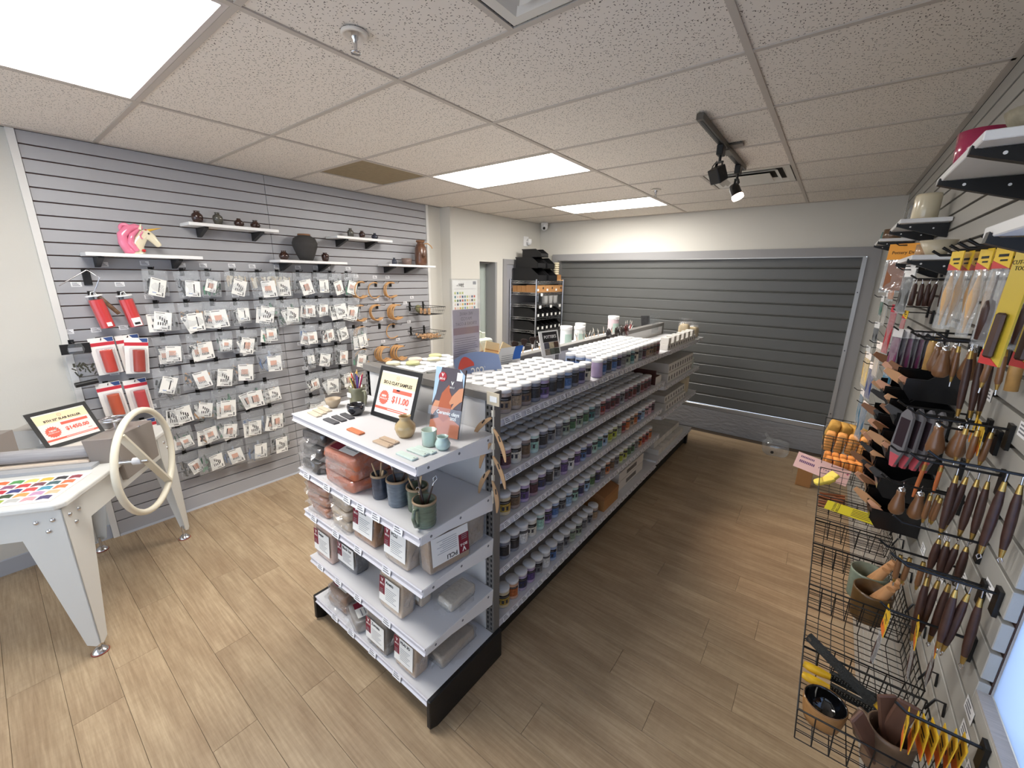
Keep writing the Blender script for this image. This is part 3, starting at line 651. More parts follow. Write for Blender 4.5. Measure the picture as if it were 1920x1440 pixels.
# red roller packs
red_m = mat('roller_red', (206, 66, 50), .35, bump=.4, bscale=120); 
def pack(y, z, rot, lb, x=-2.235, w=.125, h=.25, hue=None):
    tag(put('wall_hook', HOOK, None, (XL + .001, y, z - .015)), 'black hook holding ' + lb[0], 'hook', 'hooks on the left slat wall')
    t = thing('roller_pack', lb[1], 'package', (x, y, z), (rot, 0, 0), 'red roller packs on the left slat wall')
    part('backing_card', MB().box(-.001, .001, -w / 2, w / 2, -h, 0), paper_m, t)
    part('red_header', MB().box(.001, .0016, -w / 2, w / 2, -.055, -.032), mat('pack_red', (204, 52, 66), .5), t)
    part('blue_corner', MB().prism([(w * .1, -.003), (w * .48, -.003), (w * .48, -.03), (w * .25, -.03)], .001, .0016, 'x'), mat('pack_blue', (58, 84, 140), .5), t)
    m = MB(); ra = w * .26
    prof = []
    for k in range(25): prof.append((ra * (.96 if k % 2 else 1), -.08 - k * (h - .1) / 24))
    m.lathe([(0, -.08)] + prof + [(0, -h + .02)], 18, c=(ra + .002, .004, 0))
    part('roller', m, mat('roller_red_' + hue[0], hue[1], .35) if hue else red_m, t)
    b = ra * 2 + .006
    part('blister', MB().box(.0015, b, -w * .33, w * .36, -h + .012, -.068), film('blister', alpha=.05, bump=.1, edge=.25), t, bevel=.01, seg=2)
pack(-.2, 1.475, .06, ('plain red roller pack', 'red texture roller in white blister pack beside the black packet'))
pack(-.065, 1.478, .06, ('overlapping red roller packs', 'red roller pack hanging behind the tilted one'), x=-2.25)
pack(-.03, 1.462, -.12, ('tilted roller pack', 'tilted dark red roller pack in front of another pack'), x=-2.175, hue=('c', (170, 60, 44)))
pack(-.218, 1.168, .07, ('orange-red roller pack', 'orange-red roller pack in the lower row, above the price sign'), hue=('a', (196, 84, 48)))
pack(-.079, 1.165, .05, ('crimson roller pack', 'crimson ribbed roller pack in the lower row, beside wheel'), hue=('b', (198, 64, 66)))
pack(-.075, .862, .04, ('lowest roller pack', 'lowest red roller pack, mostly hidden behind the grey gear box'))
def tubepack(y, z, lb, bar):
    tag(put('wall_hook', HOOK, None, (XL + .001, y, z + .01)), 'black hook holding the ' + lb.split(',')[0], 'hook', 'hooks on the left slat wall')
    t = thing('roller_tube', lb, 'package', (-2.235, y, z), (.16, 0, 0), 'clear tubes with red rollers')
    part('tube', MB().cyl((.03, 0, -.22), (.03, 0, -.008), .042, n=18), film('blister'), t); part('cap', MB().cyl((.03, 0, -.008), (.03, 0, .0), .043, n=18).tube([(.03, -.015, 0), (.03, -.008, .02), (.03, .008, .02), (.03, .015, 0)], .003), white_m, t)
    part('roller', MB().cyl((.03, 0, -.215), (.03, 0, -.03), .037, n=18), mat('tube_red', (214, 50, 48), .4), t)
    if bar: part('barcode', MB().box(.066, .0745, -.02, .026, -.21, -.155).mat(1).box(.0745, .075, -.012, .018, -.2, -.185), [paper_m, ink_m], t)
    else: part('white_mark', MB().box(.066, .0743, -.004, .02, -.205, -.18), paper_m, t)
tubepack(-.185, 1.755, 'long red roller in clear tube with white mark, below the wire tool', False); tubepack(-.04, 1.752, 'red roller in clear tube with a barcode sticker', True)
# black tool packet at the left end
tag(put('wall_hook', HOOK, None, (XL + .001, -.33, 1.455)), 'black hook holding the black packet at left end', 'hook', 'hooks on the left slat wall')
t = thing('tool_packet', 'black-headed clear packet of dark tools at the left end of slat wall', 'package', (-2.23, -.325, 1.45), (0, 0, .1))
part('bag', MB().grid(lambda u, v: (.012 * math.sin(PI * u) + .004 * math.sin(9 * v), (u - .5) * .14, -.3 + .3 * v), 6, 8), bag_m, t)
part('header', MB().box(.006, .011, -.07, .07, -.065, 0), blackp_m, t, bevel=.001); part('white_mark', MB().box(.0111, .0114, -.035, .03, -.05, -.025), mat('print_grey', (150, 150, 154), .7), t)
part('tool_handle', MB().cyl((.03, -.05, -.265), (.03, .06, -.255), .017, n=10), blackp_m, t)
mm = MB(); rr = random.Random(3)
for k in range(16):
    c = V(.01 + rr.uniform(0, .012), rr.uniform(-.03, .055), -.17 + rr.uniform(-.05, .03)); mm.beam(c, c + V(0, rr.uniform(-.02, .02), rr.uniform(.012, .03)), rr.uniform(.004, .012), .004, (1, 0, 0))
part('blades', mm, mat('dark_olive', (62, 62, 52), .5), t)
# wire tool on a bracket
t = thing('wire_tool', 'bent steel wire tool with brown handle hanging below the unicorn shelf', 'tool', (-2.2, -.184, 1.909))
part('rod', MB().tube([(.0, -.145, -.095), (0, -.01, .0), (0, .0, .0), (0, .046, -.046), (0, .0, -.148), (0, .02, -.16)], .0035, 8), chrome_m, t); part('handle', MB().cyl((0, .02, -.165), (.0, .1, -.28), .014, .012, n=12), mat('brown_wrap', (110, 82, 58), .45, var=.4, vscale=60), t)
part('tip', MB().tube([(0, .1, -.28), (0, .108, -.285), (0, .11, -.275)], .003), chrome_m, t)
tag(part('wall_hook', MB().box(0, .012, -.02, .02, -.09, .012).tube([(.01, 0, 0), (.1, 0, .004), (.115, 0, .012)], .006), black_m, loc=(XL + .001, -.184, 1.905)), 'thick black bracket hook carrying the wire tool', 'hook', 'hooks on the left slat wall')
# ---- display shelves
def wshelf(name_lb, ya, yb, z, brs, d=.21):
    t = thing('display_shelf', name_lb, 'shelf', (XL, (ya + yb) / 2, z), group='white display shelves on the slat walls')
    L_ = (yb - ya) / 2
    part('board', MB().box(.004, d, -L_, L_, -.022, 0), white_m, t, bevel=.002)
    for b in brs:
        y = b - (ya + yb) / 2
        part('bracket', MB().prism([(.002, -.024), (d - .02, -.024), (d - .02, -.034), (.03, -.085), (.002, -.09)], y - .014, y + .014, 'y'), black_m, t, bevel=.001)
wshelf('lower white display shelf carrying the unicorn head', -.19, .42, 2.02, (-.12, .29)); wshelf('upper white display shelf with four small dark vases', .37, .98, 2.255, (.48, .86))
wshelf('white display shelf with the large black vase', .96, 1.57, 2.02, (1.05, 1.4)); wshelf('upper white display shelf with three small vases', 1.49, 2.1, 2.255, (1.6, 1.92)); wshelf('short white display shelf with the brown jug at wall end', 2.04, 2.68, 2.02, (2.13, 2.4))
def pot(name, lb, cat, prof, loc, m, n=24, group=None, s=(1, 1)):
    o = part(name, MB().lathe([(a * s[0], b * s[1]) for a, b in prof], n), m, loc=loc); tag(o, lb, cat, group); return o
gl_br = mat('glaze_brown', (58, 34, 28), .15, coat=.5, var=.35, vscale=25); gl_bk = mat('glaze_black', (44, 42, 42), .45, var=.2, vscale=30); gl_gr = mat('glaze_greyblack', (88, 86, 78), .25, coat=.3, var=.5, vscale=20); gl_bl = mat('glaze_blueblack', (50, 54, 68), .25, coat=.3, var=.3, vscale=30); gl_ash = mat('ash_clay', (58, 56, 55), .85, bump=.4, bscale=160)
def vprof(h, r, neck, lip, sh=.62, base=.55, th=.004):
    P = [(0, 0), (r * base, 0), (r * (base + .25), h * .15), (r * .97, h * (sh - .2)), (r, h * (sh - .05)), (r * .9, h * (sh + .1)), (neck, h * .86), (neck, h * .93), (lip, h), (lip - th, h), (neck - th, h * .9), (r * .6, h * .6), (0, h * .5)]
    return P
sg = 'small dark vases on the display shelves'
pot('small_vase', 'brown-glazed vase with wide neck, first on the upper left shelf', 'vase', vprof(.088, .037, .019, .02), (-2.2, .456, 2.255), gl_br, group=sg)
pot('small_vase', 'grey vase with a black chevron, second on the upper left shelf', 'vase', vprof(.092, .034, .015, .018), (-2.2, .586, 2.255), gl_gr, group=sg)
pot('small_vase', 'squat brown vase with no neck, third on the upper left shelf', 'vase', vprof(.066, .035, .014, .014, .55), (-2.2, .728, 2.255), gl_br, group=sg)
pot('small_vase', 'squat brown vase with a flared lip, fourth on upper left shelf', 'vase', vprof(.064, .036, .016, .02, .5), (-2.2, .845, 2.255), gl_br, group=sg)
pot('small_vase', 'dark round vase beside the large black vase, unicorn side', 'vase', vprof(.078, .04, .018, .02, .5), (-2.2, 1.04, 2.02), gl_br, group=sg)
big = pot('large_vase', 'large matt black vase with an unglazed brown rim', 'vase', [(0, 0), (.052, 0), (.075, .05), (.1, .12), (.104, .15), (.09, .19), (.055, .212), (.05, .215)], (-2.2, 1.232, 2.02), gl_ash, 32)
part('rim', MB().lathe([(.05, .214), (.053, .222), (.05, .228), (.044, .228), (.042, .21)], 28), mat('rim_brown', (132, 92, 62), .6), big)
pot('small_vase', 'red-brown shouldered vase beside the large black vase, far side', 'vase', vprof(.08, .034, .018, .02, .7), (-2.2, 1.41, 2.02), gl_br, group=sg)
pot('small_vase', 'tall dark vase with grey band, first on second upper shelf', 'vase', vprof(.084, .03, .013, .016, .6, .7), (-2.2, 1.688, 2.255), gl_gr, group=sg)
pot('small_vase', 'brown vase with a short neck, middle of second upper shelf', 'vase', vprof(.072, .03, .014, .018, .6), (-2.2, 1.812, 2.255), gl_br, group=sg)
pot('small_vase', 'blue-black squat vase, last on the second upper shelf', 'vase', vprof(.062, .034, .012, .015, .5), (-2.2, 1.957, 2.255), gl_bl, group=sg)
pot('small_vase', 'little grey bottle on the jug shelf', 'vase', vprof(.068, .026, .01, .014, .5, .8), (-2.2, 2.18, 2.02), gl_bl, group=sg)
pot('clay_bowl', 'grey-brown straight bowl beside the brown jug', 'bowl', [(0, 0), (.045, 0), (.053, .03), (.056, .068), (.052, .068), (.048, .03), (0, .008)], (-2.2, 2.345, 2.02), mat('stone_glaze', (124, 104, 96), .4, var=.3, vscale=40))
jg = pot('stoneware_jug', 'tall brown speckled stoneware jug at the end of the slat wall', 'jug', [(0, 0), (.062, 0), (.068, .03), (.069, .12), (.062, .19), (.045, .225), (.036, .235), (.045, .262), (.041, .262), (.03, .235), (0, .2)], (-2.19, 2.54, 2.02), mat('jug_glaze', (112, 76, 56), .3, coat=.4, var=.55, vscale=14), 28)
part('handle', MB().tube([(.02, .04, .235), (.03, .085, .24), (.04, .12, .215), (.05, .13, .19)], .006, 8), mat('cane', (206, 158, 104), .5), jg); part('spout', MB().cyl((.055, -.02, .11), (.085, -.025, .09), .018, .012, n=10), mat('jug_glaze'), jg); part('collar', MB().lathe([(.044, .25), (.05, .258), (.046, .27), (.04, .268)], 24), mat('rim_brown'), jg)
# ---- unicorn head
un = thing('unicorn_head', 'cream ceramic unicorn head with pink mane and yellow horn', 'figurine', (-2.19, .09, 2.02), (0, 0, 0))
cream = mat('unicorn_cream', (238, 228, 200), .2, coat=.5); pinkm = mat('unicorn_pink', (234, 130, 160), .2, coat=.5)
def blob(m, pts, rs, n=14, flat=.62):
    P = [Vector(p) for p in pts]; k = MB(); k.tube(P, rs, n)
    m.add([(v[0] * flat, v[1], v[2]) for v in k.v], k.f, True)
m = MB()
blob(m, [(0, -.02, .0), (0, -.025, .03), (0, -.01, .07), (0, .015, .105), (0, .03, .13), (0, .05, .135), (0, .075, .115), (0, .095, .085), (0, .108, .065), (0, .112, .058)], [.052, .05, .042, .036, .036, .034, .028, .021, .019, .012])
part('head', m, cream, un)
m = MB()
def curl(c, r, rr): 
    m.tube([(.012 * math.cos(a * .5), c[0] + r * math.cos(a), c[1] + r * math.sin(a)) for a in [i * 2 * PI / 14 for i in range(14)]], rr, 8, closed=True)
curl((-.055, .165), .022, .011); curl((-.055, .125), .02, .012)
m.tube([(0, .035, .172), (.004, .0, .178), (.008, -.04, .16), (.008, -.075, .12), (.008, -.075, .07), (.01, -.06, .02), (.01, -.02, .008)], [.012, .02, .026, .028, .03, .03, .018], 10)
m.tube([(.02, .01, .16), (.026, -.03, .12), (.03, -.045, .07), (.03, -.02, .02)], [.008, .016, .02, .016], 8); m.tube([(.024, .03, .15), (.026, .012, .12), (.027, .02, .1)], .005, 6)
part('mane', m, pinkm, un)
part('horn', MB().cyl((0, .058, .158), (0, .14, .182), .009, .001, n=10), mat('horn_yellow', (240, 186, 64), .3), un)
for x in (-.014, .016): part('ear', MB().cyl((x, .018, .16), (x * 1.2, .03, .198), .011, .001, n=8), cream, un)
part('eye', MB().lathe([(0, .0), (.006, .002), (.004, .005), (0, .006)], 10, M=Matrix.Translation((.0215, .06, .138)) @ Matrix.Rotation(PI / 2, 4, 'Y')), black_m, un)
part('cherry', MB().lathe([(0, -.01), (.012, 0), (.009, .01), (0, .012)], 12, c=(.034, .015, .022)), mat('cherry_red', (200, 40, 44), .25), un); part('rose', MB().lathe([(0, -.006), (.008, 0), (0, .006)], 10, c=(.014, .05, .162)), mat('cherry_red'), un)
# ---- cane handles on hooks
cane_m = mat('cane', (206, 158, 104), .5)
def canemesh(seed):
    r = random.Random(seed); a0, a1 = 1.25, 5.45; pts = []
    for i in range(15):
        a = a0 + (a1 - a0) * i / 14; w = 1 + .05 * math.sin(3 * a + seed)
        pts.append((.004 * math.sin(a), .085 + .088 * math.cos(a) * w - .1, -.075 + .08 * math.sin(a) * w))
    return MB().tube(pts, .0062, 7).mesh('cane_handle', cane_m)
CANE = [canemesh(i) for i in range(3)]
cr = [(1.80, 1.836, 6), (2.003, 1.829, 1), (2.19, 1.829, 4), (1.785, 1.603, 4), (2.0, 1.596, 3), (2.215, 1.590, 7), (1.80, 1.379, 3), (2.013, 1.378, 0), (2.197, 1.374, 1), (1.80, 1.14, 2), (2.03, 1.142, 8), (2.225, 1.132, 8)]
HOOKL = hookmesh(.16, .014)
for k, (y, z, n) in enumerate(cr):
    r_, c_ = k // 3 + 1, k % 3 + 1
    tag(put('wall_hook', HOOKL, None, (XL + .001, y, z)), f'black hook in {ordw(r_)} row of cane handles, {ordw(c_)} from left' + (', empty' if n == 0 else ''), 'hook', 'hooks on the left slat wall')
    for i in range(n):
        o = put('cane_handle', CANE[(k + i) % 3], None, (XL + .03 + i * .0145, y - .012 + R.uniform(-.004, .004) + i * .001, z - .0045), (R.uniform(-.05, .05), 0, R.uniform(-.08, .08)))
        tag(o, f'curved cane handle, {ordw(i + 1)} out from wall on {ordw(c_)} hook of {ordw(r_)} handle row' if n > 1 else f'lone curved cane handle on {ordw(c_)} hook of {ordw(r_)} handle row', 'handle', 'cane handles on the left slat wall')
# ---- wire baskets
def basket(t, W, D, Hh, nw, nd, nh, flare=.03, r=.0016, rr=.003, m=None, sub=True):
    """wire basket: origin at the back bottom edge centre; W along y, D along -x*sgn handled by caller's rotation (extends +x), Hh up"""
    m = m or black_m
    wv = W / 2
    def P(u, v, h):  # u in -1..1 along y, v 0..1 along x
        f = 1 + flare / wv * h
        return V(v * D + (v - .5) * 2 * flare * h * (1 if v > .5 else 1), u * wv * f, h * Hh)
    rim = MB(); rim.tube([P(-1, 0, 1), P(1, 0, 1), P(1, 1, 1), P(-1, 1, 1)], rr, 6, closed=True)
    ro = part('rim', rim, m, t)
    for i in range(nw + 1):
        u = -1 + 2 * i / nw
        part('wire', MB().tube([P(u, 0, 1), P(u, 0, 0), P(u, 1, 0), P(u, 1, 1)], r, 4), m, t)
    for i in range(nd + 1):
        v = i / nd
        part('wire', MB().tube([P(-1, v, 1), P(-1, v, 0), P(1, v, 0), P(1, v, 1)], r, 4), m, t)
    for i in range(1, nh):
        h = i / nh
        part('wire', MB().tube([P(-1, 0, h), P(1, 0, h), P(1, 1, h), P(-1, 1, h)], r, 4, closed=True), m, t)
    return P
for z, lb in ((1.475, 'small black wire basket with pieces of cork, upper of two at wall end'), (1.19, 'small black wire basket full of corks, lower of two at wall end')):
    t = thing('wire_basket', lb, 'basket', (XL + .035, 2.54, z), group='small wire baskets on the left slat wall')
    basket(t, .27, .28, .085, 12, 10, 2, flare=.02, r=.0013)
    part('hanger', MB().box(-.034, -.028, -.11, -.09, .03, .13).box(-.034, -.028, .09, .11, .03, .13).tube([(-.03, -.1, .1), (-.01, -.1, .1), (-.002, -.1, .085)], .003).tube([(-.03, .1, .1), (-.01, .1, .1), (-.002, .1, .085)], .003), black_m, t)
r = random.Random(5); m = MB()
for k in range(70):
    c = V(XL + .06 + r.uniform(0, .24), 2.54 + r.uniform(-.11, .11), 1.205 + r.uniform(0, .03)); d = V(r.gauss(0, 1), r.gauss(0, 1), r.gauss(0, .4)).normalized() * .014; m.cyl(c - d, c + d, .009, n=8)
co = tag(part('corks', m, mat('cork', (214, 172, 130), .8, var=.25, vscale=60)), 'heap of small corks filling the lower wire basket', 'corks'); co['kind'] = 'stuff'
for k in range(5):
    tag(part('cork_block', MB().cyl((XL + .13 + .035 * k, 2.50 + .03 * (k % 2), 1.48), (XL + .13 + .035 * k, 2.50 + .03 * (k % 2), 1.545 - .01 * (k % 3)), .017, n=10), mat('cork')), f'upright cork piece, {ordw(k + 1)} from wall in the upper wire basket', 'cork', 'cork pieces in the upper basket')
tag(part('round_sponge', MB().lathe([(0, -.02), (.04, -.02), (.048, -.01), (.048, .01), (.04, .02), (0, .02)], 20), mat('olive_pad', (120, 118, 84), .6), loc=(XL + .09, 2.50, 1.53), rot=(0, 1.2, 0.3)), 'round olive pad leaning in the upper wire basket', 'sponge')
# ================================================================ SIGNS
orange_m = mat('sign_orange', (236, 104, 84), .6)
def price_sign(name, lb, BL, BR, TL, title, price, tw, pw_):
    """black-edged acrylic price sign given three corners"""
    BL, BR, TL = Vector(BL), Vector(BR), Vector(TL); w = (BR - BL).length; h = (TL - BL).length
    t = thing(name, lb, 'sign'); M = frame_m(BL, BR - BL, TL - BL); t.matrix_world = M
    part('acrylic_back', MB().box(-.006, w + .006, -.004, h + .004, -.006, -.002), film('acrylic', alpha=.03, bump=0, rough=.05, edge=.22), t)
    part('black_border', MB().box(0, w, 0, h, -.002, .0), blackp_m, t)
    b = .075 * w
    part('sheet', MB().box(b, w - b, b, h - b, 0, .0008), mat('sheet_white', (228, 224, 222), .4), t)
    part('cream_band', MB().box(b, w - b, h * .64, h * .88, .0008, .0012), mat('sign_cream', (250, 226, 184), .4), t)
    part('red_bar', MB().box(w * .42, w * .87, h * .53, h * .60, .0008, .0014), orange_m, t); part('red_footer', MB().box(b, w - b, h * .17, h * .22, .0008, .0014), orange_m, t)
    st = MB(); pts = []
    for i in range(36):
        a = i * PI / 18; rr = w * (.125 if i % 2 else .105); pts.append((w * .24 + rr * math.cos(a), h * .40 + rr * math.sin(a) * 1.0))
    part('starburst', st.prism(pts, .0008, .0016, 'z'), orange_m, t)
    I = Matrix.Translation
    text('lettering', title, w * tw, t, I((w / 2, h * .70, .0016)), mat('sign_black', (34, 32, 34), .6), bold=.0006)
    text('lettering', price, w * pw_, t, I((w * .64, h * .40, .0016)), orange_m, bold=.0012)
    text('lettering', 'NEW', w * .05, t, I((w * .24, h * .43, .002)), paper_m, bold=.0003); text('lettering', 'PRODUCT!', w * .036, t, I((w * .24, h * .375, .002)), paper_m)
    text('lettering', 'EACH', w * .026, t, I((w * .82, h * .285, .0016)), orange_m)
    part('logo_ring', MB().tube([(w * .48 + w * .03 * math.cos(a), h * .81 + w * .03 * math.sin(a), .0014) for a in [i * PI / 8 for i in range(16)]], .0007, 4, closed=True).tube([(w * .472, h * .82, .0014), (w * .48, h * .803, .0014), (w * .488, h * .82, .0014)], .0007, 4), orange_m, t)
    part('footer_print', MB().box(w * .38, w * .85, h * .19, h * .2, .0014, .0016), paper_m, t)
    return t
# ================================================================ SLAB ROLLER
tb = thing('slab_roller_table', 'white slab roller table with hand wheel and grey gear box', 'slab roller', (-1.07, -.61, 0), (0, 0, 2.534))
tbw = mat('table_white', (214, 214, 210), .35); tbc = mat('table_cream', (226, 220, 202), .35)
TW = .53; TL_ = 1.07
m = MB(); c = .03
m.prism([(-.03 + c, -.03), (TL_ - c, -.03), (TL_, -.03 + c), (TL_, TW + .03), (-.03, TW + .03), (-.03, -.03 + c)], .842, .872, 'z'); part('table_top', m, tbw, tb, bevel=.008, seg=2)
part('apron', MB().box(.0, TL_ - .04, -.008, -.004, .70, .842), tbw, tb); part('apron', MB().box(.0, TL_ - .04, TW, TW + .004, .70, .842), tbw, tb)
part('apron', MB().box(-.008, -.004, 0, TW, .70, .842), tbw, tb); part('apron', MB().box(TL_ - .04, TL_ - .036, 0, TW, .70, .842), tbw, tb)
for sx, sy, nm in ((0, 0, 1), (1, 0, 2), (0, 1, 3), (1, 1, 4)):
    X0 = -.012 if sx == 0 else TL_ - .03; dx = 1 if sx == 0 else -1; Y0 = -.012 if sy == 0 else TW + .008; dy = 1 if sy == 0 else -1
    lg = MB()
    pr = lambda a, b: [(a, .84), (a + b * .17, .84), (a + b * .165, .70), (a + b * .055, .075), (a + b * .02, .06), (a, .075)]
    lg.prism(pr(X0, dx), min(Y0, Y0 + dy * .005), max(Y0, Y0 + dy * .005), 'y'); lg.prism(pr(Y0, dy), min(X0, X0 + dx * .005), max(X0, X0 + dx * .005), 'x')
    lo = part('leg', lg, tbw, tb)
    cx, cy = X0 + dx * .03, Y0 + dy * .03
    fo = part('foot', MB().cyl((cx, cy, .02), (cx, cy, .1), .008, n=10).lathe([(0, .0), (.034, .0), (.034, .006), (.03, .012), (.014, .03), (.0, .032)], 20, c=(cx, cy, 0)), chrome_m, tb)
    part('rubber_ring', MB().lathe([(.0335, .0005), (.036, .001), (.036, .005), (.0335, .006)], 20, c=(cx, cy, 0)), mat('red_rubber', (150, 60, 50), .6), fo)
    for q, (a, z) in enumerate(((.04, .79), (.10, .785), (.065, .735))):
        part('bolt', MB().lathe([(.011, 0), (.010, .004), (.005, .007), (0, .008)], 10, M=Matrix.Translation((X0 + dx * a, Y0 - dy * .0, z)) @ Matrix.Rotation(PI / 2 * dy, 4, 'X')), chrome_m, lo)
        part('bolt', MB().lathe([(.011, 0), (.010, .004), (.005, .007), (0, .008)], 10, M=Matrix.Translation((X0, Y0 + dy * a, z)) @ Matrix.Rotation(-PI / 2 * dx, 4, 'Y')), chrome_m, lo)
gbm = mat('gear_grey', (146, 138, 132), .45, metal=.15)
gb = part('gear_box', MB().prism([(.40, 1.025), (.81, .99), (.81, .745), (.456, .75)], -.035, .10, 'y'), gbm, tb, bevel=.004)
for a, z in ((.43, .99), (.66, 1.0)): part('screw', MB().cyl((a, -.04, z), (a, -.034, z), .006, n=8), chrome_m, gb)
part('roller', MB().cyl((.47, .10, .94), (.47, TW - .02, .94), .034, n=24), mat('felt_grey', (164, 162, 164), .8, var=.2, vscale=30, stretch=(1, .2, 6)), tb)
part('canvas_edge', MB().box(.42, .47, .10, TW - .02, .892, .902), mat('wood_pale', (222, 206, 188), .6), tb); part('bed_board', MB().box(.36, .62, .06, TW - .02, .873, .89), mat('bed_grey', (170, 172, 176), .6), tb)
part('end_block', MB().box(.40, .62, TW - .02, TW + .03, .873, 1.05), gbm, tb)
part('canvas', MB().box(.62, .99, .06, TW - .04, .873, .879), mat('canvas', (226, 222, 216), .9, bump=.3), tb)
wc = V(.43, -.15, .868); wr = .287
wl = part('wheel_rim', MB().tube([wc + V(wr * math.cos(a), 0, wr * math.sin(a)) for a in [i * 2 * PI / 48 for i in range(48)]], .017, 10, closed=True), tbc, tb)
sp_a = 2.25
part('spoke', MB().beam(wc + V(.28 * math.cos(sp_a), 0, .28 * math.sin(sp_a)), wc - V(.28 * math.cos(sp_a), 0, .28 * math.sin(sp_a)), .012, .042, (0, 1, 0)), tbc, wl)
part('shaft', MB().cyl(wc + V(0, -.01, 0), wc + V(0, .12, 0), .014, n=14), chrome_m, tb); part('collar', MB().cyl(wc + V(0, .02, 0), wc + V(0, .06, 0), .021, n=14), mat('collar_white', (230, 230, 232), .4), tb)
hd = part('height_knob', MB().cyl((.62, .05, 1.0), (.62, .05, 1.06), .012, n=12).tube([(.62 + .06 * math.cos(a), .05 + .06 * math.sin(a), 1.07) for a in [i * PI / 12 for i in range(24)]], .007, 8, closed=True), chrome_m, tb)
part('knob_spoke', MB().beam((.56, .05, 1.068), (.68, .05, 1.068), .012, .006).beam((.62, -.01, 1.068), (.62, .11, 1.068), .012, .006), chrome_m, hd)
TBM = Matrix.Translation((-1.07, -.61, 0)) @ Matrix.Rotation(2.534, 4, 'Z')
def TP(s, t_, z): return TBM @ V(s, t_, z)
price_sign('price_sign', 'black-edged price sign for the slab roller, leaning on the table', TP(.70, .44, .883), TP(.955, .29, .883), TP(.80, .52, 1.085), 'BTH 22" SLAB ROLLER', '$1450.00', .062, .105)
# colour chart on the table
t = thing('colour_chart', 'glaze colour chart with rows of bright swatches lying on table', 'chart'); t.matrix_world = TBM @ Matrix.Translation((.015, .035, .8725))
part('chart_board', MB().box(0, .30, 0, .56, 0, .003), mat('chart_white', (240, 234, 230), .4), t)
sw = [(60, 44, 110), (214, 60, 58), (30, 28, 34), (220, 160, 170), (150, 90, 130), (240, 190, 60), (190, 190, 190), (236, 190, 150), (244, 224, 120), (160, 180, 70), (200, 150, 190), (80, 160, 80), (180, 220, 220), (230, 160, 80), (240, 120, 60), (220, 110, 150), (50, 80, 50), (60, 150, 180), (50, 40, 40), (236, 230, 120), (220, 60, 60), (232, 110, 60), (100, 80, 70), (50, 60, 130), (40, 90, 100), (226, 190, 180), (200, 40, 60), (120, 50, 70), (150, 60, 70)]
for i in range(5):
    for j in range(9):
        cc = sw[(i * 7 + j * 3) % len(sw)]
        put('swatch', MB().prism([(0, 0), (.036, .005), (.044, .03), (.038, .052), (-.004, .048), (.008, .024)], 0, .0006, 'z').mesh('swatch', objg) if (i, j) == (0, 0) else SWM, t, (.025 + i * .054, .02 + j * .058, .003), color=cc)
        if (i, j) == (0, 0): SWM = kids(t)[-1].data
t = thing('carton', 'grey carton with white label behind the slab roller', 'box'); t.matrix_world = TBM @ Matrix.Translation((.80, .46, .873))
part('carton_body', MB().box(0, .2, -.02, .2, 0, .11), mat('carton_grey', (176, 172, 166), .7), t); part('carton_label', MB().box(-.001, 0, .01, .07, .02, .1).mat(1).box(-.0015, -.001, .02, .06, .08, .09), [paper_m, mat('label_blue', (110, 160, 200), .6)], t)
# ================================================================ END CAP: TOP SHELF
ZT = 1.2403
price_sign('price_sign', 'black-edged price sign for clay samples on the end shelf', (-.097, .415, 1.243), (.195, .428, 1.243), (-.082, .500, 1.475), 'SIO-2 CLAY SAMPLES', '$11.00', .074, .145)
sg_leg = bpy.data.objects['price_sign.001']
part('easel_leg', MB().prism([(.12, 0), (.2, 0), (.17, .14), (.15, .14)], -.05, -.047, 'z', M=Matrix.Rotation(.35, 4, 'X')), blackp_m, sg_leg)
def tile(x, y, c, lb, rz=0, w=.1, d=.029, z=ZT):
    t = thing('clay_tile', lb, 'tile', (x, y, z), (0, 0, rz), 'fired clay sample tiles')
    part('tile', MB().box(-w / 2, w / 2, -d / 2, d / 2, 0, .008), mat('clay_%d_%d_%d' % c, c, .7, bump=.3, bscale=120, var=.08, vscale=60), t, bevel=.0015)
    part('hole', MB().cyl((w / 2 - .008, 0, .0078), (w / 2 - .008, 0, .0084), .0022, n=10), ink_m, t)
tan, gre, org, bei, mnt = (200, 188, 168), (82, 82, 86), (200, 122, 84), (190, 168, 146), (204, 220, 214)
for i, (x, y) in enumerate(((-.304, .243), (-.322, .278), (-.338, .313))): tile(x, y, tan, f'sand-coloured clay tile by the tan bowl, {ordw(i + 1)} from shelf edge', -.05)
for i, (x, y) in enumerate(((-.151, .243), (-.155, .285), (-.157, .328))): tile(x, y, gre, f'dark grey clay tile near the black bowl, {ordw(i + 1)} from shelf edge', -.05 * i)
tile(.052, .242, org, 'single terracotta clay tile in the middle of the top shelf')
for i, (x, y) in enumerate(((.257, .236), (.25, .272))): tile(x, y, bei, f'beige clay tile before the tan vase, {ordw(i + 1)} from shelf edge', .02)
for i, (x, y) in enumerate(((.427, .222), (.43, .272), (.438, .302))): tile(x, y, mnt, f'pale mint clay tile before the mint cup, {ordw(i + 1)} from shelf edge', .03 * i)
b = pot('clay_bowl', 'small tan stoneware bowl at the end of the top shelf', 'bowl', [(0, 0), (.026, 0), (.028, .006), (.048, .028), (.054, .055), (.05, .056), (.044, .03), (.02, .012), (0, .01)], (-.348, .366, ZT), mat('bowl_tan', (176, 158, 134), .5, var=.12), s=(.72, .85))
b = pot('clay_bowl', 'glossy black bowl in front of the pencil mug', 'bowl', [(0, 0), (.032, 0), (.034, .008), (.048, .03), (.05, .055), (.047, .066), (.044, .066), (.045, .04), (.03, .014), (0, .01)], (-.158, .378, ZT), mat('bowl_black', (38, 38, 44), .12, coat=.6, var=.3), s=(.86, .8))
mug_gl = mat('mug_olive', (126, 124, 100), .25, coat=.4, var=.25, vscale=18)
